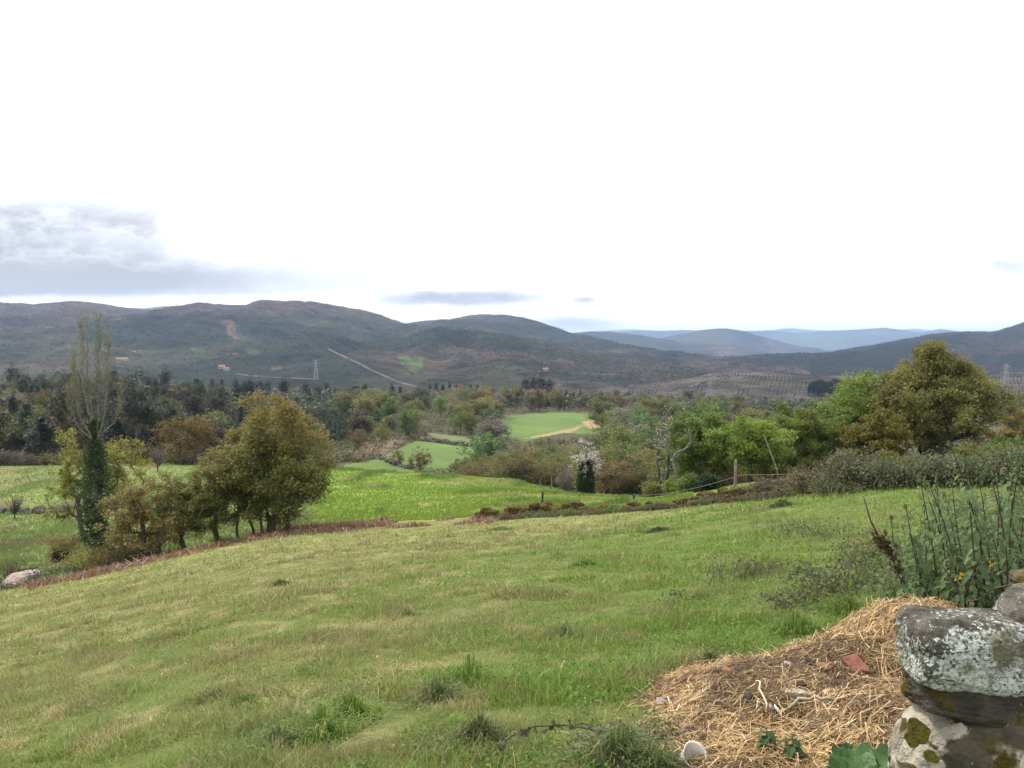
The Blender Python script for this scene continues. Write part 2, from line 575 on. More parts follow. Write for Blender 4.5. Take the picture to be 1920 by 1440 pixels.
def ground_material():
    m, t, L, out = mat_base("ground_soil_and_grass")
    at_ = nd(t, "ShaderNodeAttribute", attribute_name="Col")
    g = nd(t, "ShaderNodeNewGeometry")
    n1 = noise(t, g.outputs["Position"], 6.0, 8, 0.65)
    n2 = noise(t, g.outputs["Position"], 0.7, 6, 0.6)
    f = nd(t, "ShaderNodeMath", operation="MULTIPLY_ADD"); L(n1, f.inputs[0]); f.inputs[1].default_value = 0.9; f.inputs[2].default_value = 0.35
    f2 = nd(t, "ShaderNodeMath", operation="MULTIPLY_ADD"); L(n2, f2.inputs[0]); f2.inputs[1].default_value = 0.6; f2.inputs[2].default_value = 0.9
    mu = nd(t, "ShaderNodeMath", operation="MULTIPLY"); L(f.outputs[0], mu.inputs[0]); L(f2.outputs[0], mu.inputs[1])
    vm = nd(t, "ShaderNodeVectorMath", operation="SCALE"); L(at_.outputs[0], vm.inputs[0]); L(mu.outputs[0], vm.inputs[3])
    p = nd(t, "ShaderNodeBsdfPrincipled"); p.inputs["Roughness"].default_value = 0.95; p.inputs["Specular IOR Level"].default_value = 0.1
    L(vm.outputs[0], p.inputs["Base Color"])
    b = nd(t, "ShaderNodeBump"); b.inputs["Strength"].default_value = 0.6; b.inputs["Distance"].default_value = 0.06
    L(noise(t, g.outputs["Position"], 11.0, 6, 0.7), b.inputs["Height"]); L(b.outputs[0], p.inputs["Normal"])
    L(p.outputs[0], out.inputs[0])
    return m


def build_ground():
    ucore = np.linspace(upx(-120), upx(2040), 520)
    us = np.concatenate([np.linspace(-1.7, ucore[0], 24)[:-1], ucore, np.linspace(ucore[-1], 1.7, 24)[1:]])
    ys = np.concatenate([np.linspace(-14, 2.4, 18), np.exp(np.linspace(math.log(2.6), math.log(100), 300)),
                         np.exp(np.linspace(math.log(100.8), math.log(440), 150)), np.exp(np.linspace(math.log(450), math.log(17500), 44))])
    Wd = np.where(ys >= 4, ys, 4 + (4 - ys) * 0.8)
    X = us[:, None] * Wd[None]; Y = np.broadcast_to(ys[None], X.shape).copy()
    Z = gz(X, Y)
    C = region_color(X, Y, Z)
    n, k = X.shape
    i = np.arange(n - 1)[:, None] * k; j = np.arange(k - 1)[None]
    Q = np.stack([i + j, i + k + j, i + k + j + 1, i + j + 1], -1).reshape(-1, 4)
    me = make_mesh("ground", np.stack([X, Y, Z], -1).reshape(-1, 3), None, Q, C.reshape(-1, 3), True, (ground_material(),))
    struct("ground", me)


build_ground()

# ------------------------------------------------------------------ hills
HILLS = {}


def hill_material():
    m, t, L, out = mat_base("hillside")
    at_ = nd(t, "ShaderNodeAttribute", attribute_name="Col")
    g = nd(t, "ShaderNodeNewGeometry")
    n1 = noise(t, g.outputs["Position"], 0.05, 8, 0.7)
    n2 = noise(t, g.outputs["Position"], 0.011, 6, 0.65)
    f0 = nd(t, "ShaderNodeMath", operation="ADD"); L(n1, f0.inputs[0]); L(n2, f0.inputs[1])
    f = nd(t, "ShaderNodeMath", operation="MULTIPLY_ADD"); L(f0.outputs[0], f.inputs[0]); f.inputs[1].default_value = 3.2; f.inputs[2].default_value = -2.2
    cl_ = nd(t, "ShaderNodeMath", operation="MAXIMUM"); L(f.outputs[0], cl_.inputs[0]); cl_.inputs[1].default_value = 0.3
    vm = nd(t, "ShaderNodeVectorMath", operation="SCALE"); L(at_.outputs[0], vm.inputs[0]); L(cl_.outputs[0], vm.inputs[3])
    p = nd(t, "ShaderNodeBsdfPrincipled"); p.inputs["Roughness"].default_value = 0.95; p.inputs["Specular IOR Level"].default_value = 0.05
    L(vm.outputs[0], p.inputs["Base Color"])
    b = nd(t, "ShaderNodeBump"); b.inputs["Strength"].default_value = 0.9; b.inputs["Distance"].default_value = 9.0
    L(noise(t, g.outputs["Position"], 0.06, 7, 0.7), b.inputs["Height"]); L(b.outputs[0], p.inputs["Normal"])
    L(p.outputs[0], out.inputs[0])
    return m


M_HILL = hill_material()
PINE = np.array((0.018, 0.023, 0.016)); HEATH = np.array((0.064, 0.046, 0.036)); SCRUB = np.array((0.044, 0.042, 0.026)); EARTH = np.array((0.080, 0.060, 0.044))
PALEG = np.array((0.066, 0.085, 0.034))


def hill(name, ridge, base, Db, ncol, nrow, colf, power=1.15, amp=18.0, rough=0.0, wave=300.0, seed=0, taper=0.0):
    """ridge: (column, row, depth) list; base: (column, row) list seen at depth Db"""
    rp, rr, rd = [np.array(v, float) for v in zip(*ridge)]
    bp, br = [np.array(v, float) for v in zip(*base)]
    cols = np.linspace(rp[0], rp[-1], ncol)
    py = np.interp(cols, rp, rr); D = np.interp(cols, rp, rd)
    k = np.ones(9) / 9
    py = np.convolve(np.pad(py, 4, mode="edge"), k, "valid")
    zr = EYE - tanp(py) * D
    db = np.broadcast_to(np.asarray(Db, float), cols.shape) if np.isscalar(Db) else np.interp(cols, [c for c, _ in Db], [d for _, d in Db])
    zb = EYE - tanp(np.interp(cols, bp, br)) * db - 6
    tf = np.linspace(0, 1, nrow); tb = 1 + np.linspace(0, 0.5, 12)[1:]
    t = np.concatenate([tf, tb])
    Y = db[:, None] + (D - db)[:, None] * t[None]
    u = upx(cols)[:, None]
    X = u * Y
    tt = np.minimum(t, 1)[None]
    z = zb[:, None] + (zr - zb)[:, None] * (tt ** power)
    z = z - np.maximum(t - 1, 0)[None] * (zr - zb)[:, None] * 0.9 - np.maximum(t - 1, 0)[None] * 60
    env = np.sin(np.pi * np.clip(t, 0, 1))[None] ** 0.8
    r1 = 1 - np.abs(2 * fb2(X / wave, Y / (wave * 2.2), seed, 5) - 1) * 2
    z = z + env * amp * r1 * (1 - 0.85 * ss(900, 1250, cols) * taper)[:, None]
    z = z + rough * (fb2(X / (wave * 0.10), Y / (wave * 0.10), seed + 7, 3) - 0.5) * np.minimum(t * 6, 1)[None]
    PX = np.broadcast_to(cols[:, None], Y.shape); PY = pyof(Y, z)
    C = colf(PX, PY, X, Y, np.broadcast_to(t[None], Y.shape))
    n, kk = X.shape
    i = np.arange(n - 1)[:, None] * kk; j = np.arange(kk - 1)[None]
    Q = np.stack([i + j, i + kk + j, i + kk + j + 1, i + j + 1], -1).reshape(-1, 4)
    me = make_mesh(name, np.stack([X, Y, z], -1).reshape(-1, 3), None, Q, C.reshape(-1, 3), True, (M_HILL,))
    struct(name, me)
    HILLS[name + str(seed)] = (cols, X, Y, z, PY, nrow)
    return name + str(seed)


def hill_at(key, px, py):
    """point of a hill's face seen at column px and row py"""
    cols, X, Y, z, PY, nrow = HILLS[key]
    c = int(np.clip(np.searchsorted(cols, px), 0, len(cols) - 1))
    row = PY[c, :nrow]
    k = int(np.argmin(np.abs(row - py)))
    return np.array([X[c, k], Y[c, k], z[c, k]])


def col_big(px, py, X, Y, t):
    a = fb2(X / 260, Y / 420, 101, 5); b = fb2(X / 90, Y / 160, 105, 4)
    c = SCRUB + (PINE - SCRUB) * ss(0.36, 0.62, a)[..., None]
    c = mix3(c, HEATH, ss(0.50, 0.66, b * 0.5 + 0.5 * fb2(X / 500, Y / 600, 109, 3) + 0.10 * ss(0.75, 1, t)) * 0.85)
    jx = px + (b - 0.5) * 40; jy = py + (a - 0.5) * 10
    c = mix3(c, HEATH * 1.05, (ss(600, 585, jy) * (px < 780)) * 0.75)
    pl = inpoly(jx, jy, [(150, 602), (300, 600), (415, 603), (446, 640), (380, 655), (250, 655), (150, 640)]) | inpoly(jx, jy, [(440, 602), (560, 606), (640, 620), (730, 625), (720, 636), (600, 634), (540, 640), (480, 640), (450, 625)])
    c = np.where(pl[..., None], PINE * (0.8 + 0.5 * b)[..., None], c)
    cut = inpoly(jx, py, [(410, 600), (432, 600), (446, 636), (436, 636)])
    c = np.where(cut[..., None], HEATH * 1.5, c)
    for q, w in (([(360, 652), (388, 650), (386, 660), (364, 662)], 1), ([(755, 668), (800, 672), (802, 690), (784, 700), (765, 686)], 1), ([(455, 655), (480, 650), (486, 664), (470, 668)], .7)):
        k = inpoly(jx, jy, q)
        c = np.where(k[..., None], PALEG * w * (0.7 + 0.6 * b)[..., None], c)
    k = inpoly(jx, jy, [(500, 690), (520, 686), (530, 692), (512, 696)]) | inpoly(jx, jy, [(420, 663), (448, 662), (446, 668), (424, 668)])
    c = np.where(k[..., None], EARTH * 0.9, c)
    return c


def col_round(px, py, X, Y, t):
    a = fb2(X / 300, Y / 420, 111, 5); b = fb2(X / 110, Y / 160, 115, 4)
    c = SCRUB + (PINE - SCRUB) * ss(0.34, 0.58, a)[..., None]
    c = mix3(c, HEATH, ss(0.52, 0.66, b) * 0.75)
    return c


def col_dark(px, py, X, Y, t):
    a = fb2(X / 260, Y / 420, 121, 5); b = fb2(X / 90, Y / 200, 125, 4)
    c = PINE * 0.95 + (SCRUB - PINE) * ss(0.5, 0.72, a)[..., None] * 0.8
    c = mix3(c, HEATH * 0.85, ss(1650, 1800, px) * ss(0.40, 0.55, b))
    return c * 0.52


def col_mid(px, py, X, Y, t):
    a = fb2(X / 500, Y / 700, 131, 5); b = fb2(X / 200, Y / 300, 135, 4)
    c = PINE + (SCRUB - PINE) * ss(0.40, 0.66, a)[..., None]
    jx = px + (b - 0.5) * 30
    k = inpoly(jx, py, [(1340, 650), (1375, 650), (1400, 672), (1350, 678)]) | inpoly(jx, py, [(1420, 632), (1440, 636), (1480, 656), (1455, 652)])
    c = mix3(c, HEATH * 1.15, np.maximum(k * 0.8, ss(0.60, 0.72, b) * 0.5))
    return c


def col_far(px, py, X, Y, t):
    a = fb2(X / 700, Y / 1200, 141, 5)
    c = PINE * 1.2 + (PALEG - PINE) * ss(0.45, 0.8, a)[..., None] * 0.6
    return c


def col_rows(px, py, X, Y, t):
    b = fb2(X / 60, Y / 60, 151, 4)
    c = np.array((0.078, 0.064, 0.053)) * (0.7 + 0.6 * b)[..., None]
    c = mix3(c, SCRUB * 1.0, ss(0.50, 0.62, fb2(X / 130, Y / 130, 155, 3)) * 0.5)
    c = mix3(c, EARTH * 0.9, ss(0.88, 0.98, t) * (px < 1500) * 0.6)
    c = mix3(c, PINE, ss(0.30, 0.12, t + (b - 0.5) * 0.25) * 0.85)
    return c


hill("far_mountain", [(900, 640, 15000), (1100, 621, 15000), (1180, 617, 15000), (1250, 621, 15000), (1440, 620, 15000), (1470, 616, 15000), (1482, 613, 15000), (1500, 618, 15000), (1560, 620, 15000), (1690, 619, 15000), (1710, 615, 15000), (1740, 620, 15000), (1900, 622, 15000)],
     [(900, 660), (1900, 660)], 12800, 240, 14, col_far, 1.0, 30, 10, 900, 5)
hill("blue_mountain", [(-200, 585, 8500), (0, 574, 8500), (20, 570, 8500), (60, 571, 8500), (150, 583, 8500), (230, 577, 8500), (280, 578, 8500), (305, 573, 8500), (326, 574, 8500), (360, 588, 8500), (480, 592, 8500)],
     [(-200, 640), (480, 640)], 7600, 160, 16, col_far, 1.0, 20, 8, 700, 6)
hill("blue_mountain", [(950, 640, 9500), (1060, 630, 9500), (1170, 621, 9500), (1280, 619, 9500), (1340, 618, 9500), (1390, 622, 9500), (1440, 620, 9500), (1500, 624, 9500), (1560, 620, 9500), (1620, 617, 9500), (1655, 614, 9500), (1690, 618, 9500), (1725, 625, 9500), (1760, 616, 9500), (1785, 620, 9500), (1850, 626, 9500), (2050, 630, 9500)],
     [(950, 690), (2050, 690)], 7300, 420, 40, col_far, 1.0, 60, 10, 900, 4)
hill("wooded_hill", [(1080, 668, 5600), (1150, 655, 5600), (1200, 645, 5600), (1250, 632, 5600), (1290, 624, 5600), (1330, 617, 5600), (1360, 616, 5600), (1390, 620, 5600), (1430, 632, 5600), (1490, 648, 5600), (1560, 658, 5600), (1660, 668, 5600), (1800, 680, 5600)],
     [(1080, 705), (1800, 705)], 4500, 320, 50, col_mid, 1.05, 40, 10, 500, 3)
hill("wooded_hill", [(940, 650, 4700), (1000, 634, 4700), (1060, 627, 4700), (1110, 621, 4700), (1150, 622, 4700), (1210, 630, 4600), (1270, 640, 4500), (1330, 645, 4400), (1380, 650, 4300), (1450, 664, 4200), (1560, 680, 4100), (1700, 690, 4000)],
     [(940, 720), (1700, 720)], 3300, 320, 60, col_mid, 1.1, 35, 10, 420, 2)
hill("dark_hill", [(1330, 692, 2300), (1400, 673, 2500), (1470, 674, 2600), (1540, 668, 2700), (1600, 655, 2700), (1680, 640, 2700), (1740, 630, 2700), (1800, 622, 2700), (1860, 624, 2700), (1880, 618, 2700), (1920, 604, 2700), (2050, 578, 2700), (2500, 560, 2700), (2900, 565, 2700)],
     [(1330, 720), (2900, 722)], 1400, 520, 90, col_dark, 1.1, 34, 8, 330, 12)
KROUND = hill("round_hill", [(640, 640, 3200), (740, 612, 3200), (800, 605, 3200), (850, 598, 3200), (890, 591, 3200), (915, 590, 3200), (960, 594, 3150), (1010, 607, 3100), (1060, 623, 3000), (1120, 643, 2900), (1200, 657, 2700), (1300, 672, 2500), (1400, 688, 2300), (1520, 705, 2200)],
     [(640, 725), (1520, 735)], 1300, 420, 110, col_round, 1.05, 46, 8, 380, 22)
KBIG = hill("long_ridge", [(-900, 600, 2600), (-400, 585, 2600), (-100, 574, 2600), (0, 572, 2600), (60, 575, 2600), (110, 569, 2600), (135, 566, 2600), (165, 569, 2600), (200, 574, 2600), (280, 583, 2600), (330, 577, 2600), (370, 573, 2600), (430, 578, 2600), (465, 575, 2600), (482, 565, 2600), (495, 563, 2600), (540, 566, 2600), (600, 574, 2550), (640, 579, 2500), (690, 587, 2450), (740, 603, 2350), (800, 622, 2200), (860, 634, 2050), (950, 650, 1900), (1100, 667, 1700), (1250, 682, 1500), (1350, 700, 1400), (1450, 720, 1300)],
     [(-900, 735), (400, 735), (1450, 745)], 820, 760, 170, col_big, 1.12, 46, 9, 330, 32, 1.0)
KROWS = hill("terraced_hill", [(1120, 722, 1050), (1250, 716, 1050), (1300, 706, 1050), (1350, 698, 1050), (1440, 697, 1050), (1520, 702, 1050), (1620, 706, 1050), (1750, 712, 1050), (1860, 703, 1050), (2000, 690, 1050), (2500, 690, 1050)],
     [(1120, 765), (2500, 765)], 640, 420, 70, col_rows, 1.0, 6, 2, 150, 42)


def drape_track(key, pts, w, lift=1.0):
    P = []
    for (a, b), (c, d) in zip(pts[:-1], pts[1:]):
        n = max(3, int(math.hypot(c - a, d - b) / 4))
        for k in range(n):
            P.append(hill_at(key, a + (c - a) * k / n, b + (d - b) * k / n))
    P = np.array(P); P[:, 2] += lift
    kk = np.ones(5) / 5
    P = np.stack([np.convolve(np.pad(P[:, i], 2, mode="edge"), kk, "valid") for i in range(3)], -1)
    T = np.gradient(P, axis=0)
    N = np.stack([-T[:, 1], T[:, 0], np.zeros(len(T))], -1); N /= np.linalg.norm(N, axis=1)[:, None] + 1e-9
    ww = w * (0.8 + 0.5 * np.random.RandomState(len(P)).rand(len(P)))[:, None]
    N[:, 2] = 0.35                                         # the uphill lip is a little higher than the downhill one
    V = np.stack([P - N * ww / 2, P + N * ww / 2], 1).reshape(-1, 3)
    i = np.arange(len(P) - 1)[:, None] * 2
    Q = np.hstack([i, i + 1, i + 3, i + 2])
    struct("dirt_track", make_mesh("dirt_track", V, None, Q, None, True, (M_TRACK,)))


drape_track(KBIG, [(578, 637), (600, 648), (640, 668), (690, 693), (740, 716), (785, 729)], 3.0)
drape_track(KBIG, [(440, 703), (490, 708), (540, 711), (600, 712)], 2.2)
drape_track(KBIG, [(950, 700), (1040, 697), (1100, 702), (1160, 704), (1240, 700)], 2)
drape_track(KBIG, [(150, 645), (170, 652), (210, 662)], 2.5)
drape_track(KROWS, [(1290, 728), (1330, 711), (1350, 702), (1380, 699)], 2.5)


# ------------------------------------------------------------------ haze
def build_haze():
    m, t, L, out = mat_base("valley_haze")
    v = nd(t, "ShaderNodeVolumePrincipled")
    v.inputs["Color"].default_value = HAZE_COLOR
    v.inputs["Density"].default_value = HAZE_DENSITY
    v.inputs["Anisotropy"].default_value = 0.2
    L(v.outputs[0], out.inputs["Volume"])
    b = MB(); b.box((-32000, -60, -175), (32000, 24500, 360))
    o = link("haze", b.mesh("haze", m)); o["kind"] = "stuff"
    tag(o, "thin bluish air between the field and the far mountains", "haze")
    o.display_type = "WIRE"


HAZE_COLOR = (0.47, 0.65, 1.0, 1)
build_haze()


# ------------------------------------------------------------------ trees
def crown_points(rng, n, c, r, lobes=0.3, gaps=0.42, shape="ellipsoid", seed=0, shell=2.2):
    """cluster centres spread through an uneven crown"""
    out = []
    c = np.array(c, float); r = np.array(r, float)
    tries = 0
    while len(out) < n and tries < 60:
        tries += 1
        d = rng.normal(size=(n * 2, 3)); d /= np.linalg.norm(d, axis=1)[:, None]
        rad = rng.rand(n * 2) ** (1 / shell)
        lob = 1 + lobes * (2 * vn3(d * 1.7 + 5, seed + 3) - 1) + lobes * 0.6 * (2 * vn3(d * 3.9 + 9, seed + 4) - 1)
        p = d * (rad * lob)[:, None]
        if shape == "cone":
            h = (p[:, 2] + 1) / 2
            w = np.clip(1.15 - h, 0.05, 1.1)
            p[:, 0] *= w * 1.2; p[:, 1] *= w * 1.2
        elif shape == "dome":
            p[:, 2] = np.where(p[:, 2] < 0, p[:, 2] * 0.75, p[:, 2])
        elif shape == "peak":
            h = np.clip((p[:, 2] + 1) / 2, 0, 1.1)
            w = np.clip(1.16 - 0.86 * h ** 1.55, 0.2, 1.2)
            p[:, 0] *= w; p[:, 1] *= w
        elif shape == "vase":
            h = np.clip((p[:, 2] + 1) / 2, 0, 1)
            w = 0.35 + 0.75 * h
            p[:, 0] *= w; p[:, 1] *= w
        q = c + p * r
        keep = vn3(q / (0.30 * r.mean()) + 3, seed + 8) > gaps
        out.extend(q[keep])
    return np.array(out[:n])


def grow(rng, trunks, clusters, r_tip, r_base, max_seg=0.6, expo=2.3):
    """join every cluster to the nearest limb; returns branch segments with radii"""
    N = []; par = []
    for tr in trunks:
        prev = -1
        for p in tr:
            N.append(np.array(p, float)); par.append(prev); prev = len(N) - 1
    nt = len(N)
    c0 = np.mean([t[len(t) // 2] for t in trunks], axis=0)
    order = np.argsort(np.linalg.norm((clusters - c0) * (1, 1, 0.8), axis=1))
    A = np.array(N); ends = []
    low = min(t[0][2] for t in trunks) + 0.12 * (max(t[-1][2] for t in trunks) - min(t[0][2] for t in trunks))
    for ci in order:
        q = clusters[ci]
        dv = q - A
        d = np.linalg.norm(dv, axis=1)
        cost = d + np.maximum(A[:, 2] - q[2] + 0.15 * d, 0) * 1.5 + (A[:, 2] < low) * 50
        b = int(np.argmin(cost))
        k = max(1, int(d[b] / max_seg))
        prev = b
        new = []
        for s in range(1, k + 1):
            f = s / k
            p = A[b] + dv[b] * f
            if s < k:
                p = p + rng.normal(size=3) * 0.06 * d[b] + np.array((0, 0, 0.10 * d[b] * math.sin(math.pi * f)))
            new.append(p); par.append(prev); prev = len(N) + len(new) - 1
        N.extend(new); A = np.vstack([A, np.array(new)])
        ends.append(prev)
    cnt = np.zeros(len(N))
    for e in ends: cnt[e] += 1
    for i in range(len(N) - 1, -1, -1):
        if par[i] >= 0: cnt[par[i]] += cnt[i]
    cnt = np.maximum(cnt, 1)
    rad = r_tip * cnt ** (1 / expo)
    rad = np.minimum(rad * 1.0, r_base)
    for tr_i in range(len(trunks)):
        pass
    return A, np.array(par), rad, nt


def branches_mesh(mb, A, par, rad, k=5, col=(1, 1, 1), minr=0.0, flare=None):
    i = np.where((par >= 0))[0]
    i = i[rad[i] >= minr]
    p0 = A[par[i]]; p1 = A[i]
    r1 = rad[i]; r0 = np.minimum(rad[par[i]], r1 * 1.6)
    T = p1 - p0; ln = np.linalg.norm(T, axis=1); ok = ln > 1e-5
    p0, p1, r0, r1, T = p0[ok], p1[ok], r0[ok], r1[ok], T[ok] / ln[ok][:, None]
    up = np.where(np.abs(T[:, 2:3]) < 0.9, np.array([[0, 0, 1.0]]), np.array([[1.0, 0, 0]]))
    U = np.cross(T, up); U /= np.linalg.norm(U, axis=1)[:, None]
    Wv = np.cross(T, U)
    a = np.arange(k) * 2 * math.pi / k
    ring = np.cos(a)[None, :, None] * U[:, None] + np.sin(a)[None, :, None] * Wv[:, None]
    V0 = p0[:, None] + ring * r0[:, None, None]; V1 = p1[:, None] + ring * r1[:, None, None]
    V = np.concatenate([V0, V1], 1).reshape(-1, 3)
    b = np.arange(len(p0))[:, None] * 2 * k; j = np.arange(k)[None]; j2 = (j + 1) % k
    Q = np.stack([b + j, b + j2, b + k + j2, b + k + j], -1).reshape(-1, 4)
    mb.add(V, None, Q, col)


def leaf_quads(rng, P, size, col, up=0.35, asp=0.62, jitter=0.35, droop=0.0):
    n = len(P)
    nrm = rng.normal(size=(n, 3)); nrm[:, 2] = np.abs(nrm[:, 2]) + up; nrm /= np.linalg.norm(nrm, axis=1)[:, None]
    d = rng.normal(size=(n, 3)); d[:, 2] -= droop; d -= (d * nrm).sum(1)[:, None] * nrm; d /= np.linalg.norm(d, axis=1)[:, None] + 1e-9
    s = np.cross(nrm, d)
    L = size * (1 - jitter + 2 * jitter * rng.rand(n))[:, None]
    V = np.stack([P - d * L * 0.5, P + s * L * asp * 0.5 - nrm * L * 0.06, P + d * L * 0.5, P - s * L * asp * 0.5 - nrm * L * 0.06], 1).reshape(-1, 3)
    Q = np.arange(n * 4).reshape(-1, 4)
    return V, Q, np.repeat(col, 4, axis=0)


def leaf_cloud(rng, clusters, per, r, size, c_lo, c_hi, c_tip=None, tip=None, flat=0.75, cvar=0.35, up=0.35, seed=0, droop=0.0, asp=0.62):
    n = len(clusters) * per
    idx = np.repeat(np.arange(len(clusters)), per)
    off = rng.normal(size=(n, 3)) * r * 0.6; off[:, 2] *= flat
    P = clusters[idx] + off
    cv = rng.rand(len(clusters))[idx]
    f = np.clip(0.5 + (cv - 0.5) * cvar * 2 + (rng.rand(n) - 0.5) * 0.8, 0, 1)[:, None]
    C = np.array(c_lo) * (1 - f) + np.array(c_hi) * f
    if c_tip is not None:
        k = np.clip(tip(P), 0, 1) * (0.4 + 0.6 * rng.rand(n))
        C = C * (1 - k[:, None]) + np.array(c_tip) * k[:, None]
    return leaf_quads(rng, P, size, C, up, asp, droop=droop)


def trunk_line(rng, base, top, wig=0.022, n=7):
    base = np.array(base, float); top = np.array(top, float)
    h = np.linalg.norm(top - base)
    P = [base + (top - base) * i / (n - 1) + (rng.normal(size=3) * wig * h * np.array((1, 1, 0.2)) if 0 < i < n - 1 else 0) for i in range(n)]
    return P


def make_tree(name, label, cat, base, H, cw, cz, ch, seed, leaf, c_lo, c_hi, ncl=160, per=60, clr=None, trunks=None, r_base=None, bark=None,
              c_tip=None, tip=None, shape="ellipsoid", lobes=0.3, gaps=0.44, cx=0.0, group=None, rz=0.0, up=0.35, minr=0.0, expo=1.65, shell=2.2, droop=0.0, asp=0.62, bark_col=(1, 1, 1)):
    """a tree: trunk with limbs, and a crown of leaves; cz, ch: crown centre and half height as shares of H"""
    rng = np.random.RandomState(seed)
    cl = crown_points(rng, ncl, (cx, 0, cz * H), (cw / 2, cw / 2, ch * H), lobes, gaps, shape, seed, shell)
    r_base = r_base or 0.028 * H
    if trunks is None:
        trunks = [((0, 0), (cx * 0.6, 0, (cz + ch * 0.35) * H))]
    tl = [trunk_line(rng, (b[0], b[1], -0.15), t) for b, t in trunks]
    A, par, rad, nt = grow(rng, tl, cl, r_base / (ncl / len(tl)) ** (1 / expo), r_base, 0.12 * H, expo)
    # root flare
    fl = A[:nt, 2] < 0.12 * H
    rad[:nt][fl] *= 1.15
    t = thing(name, label, cat, base, rz, group)
    mb = MB(); branches_mesh(mb, A, par, rad, 6, bark_col, minr)
    link("trunk", mb.mesh("trunk", bark or M_BARK, True), t)
    clr = clr or 0.085 * (cw + 2 * ch * H) / 2
    V, Q, C = leaf_cloud(rng, cl, int(per * (1.25 if leaf < 0.135 else 1.05)), clr * (0.80 if leaf < 0.135 else 1.0), leaf * (1.12 if leaf < 0.135 else 1.25), c_lo, c_hi, c_tip, tip, up=up, seed=seed, droop=droop, asp=asp)
    lm = MB(); lm.add(V, None, Q, C)
    link("crown", lm.mesh("crown", M_LEAF), t)
    return t


OLIVE = ((0.105, 0.118, 0.030), (0.228, 0.232, 0.068))
RUST = ((0.14, 0.118, 0.038), (0.275, 0.222, 0.074))
GREEN = ((0.082, 0.130, 0.028), (0.19, 0.255, 0.06))
BRIGHT = ((0.115, 0.17, 0.030), (0.25, 0.325, 0.06))
YELLOW = ((0.14, 0.155, 0.03), (0.30, 0.295, 0.06))
DARK = ((0.018, 0.034, 0.012), (0.045, 0.075, 0.022))


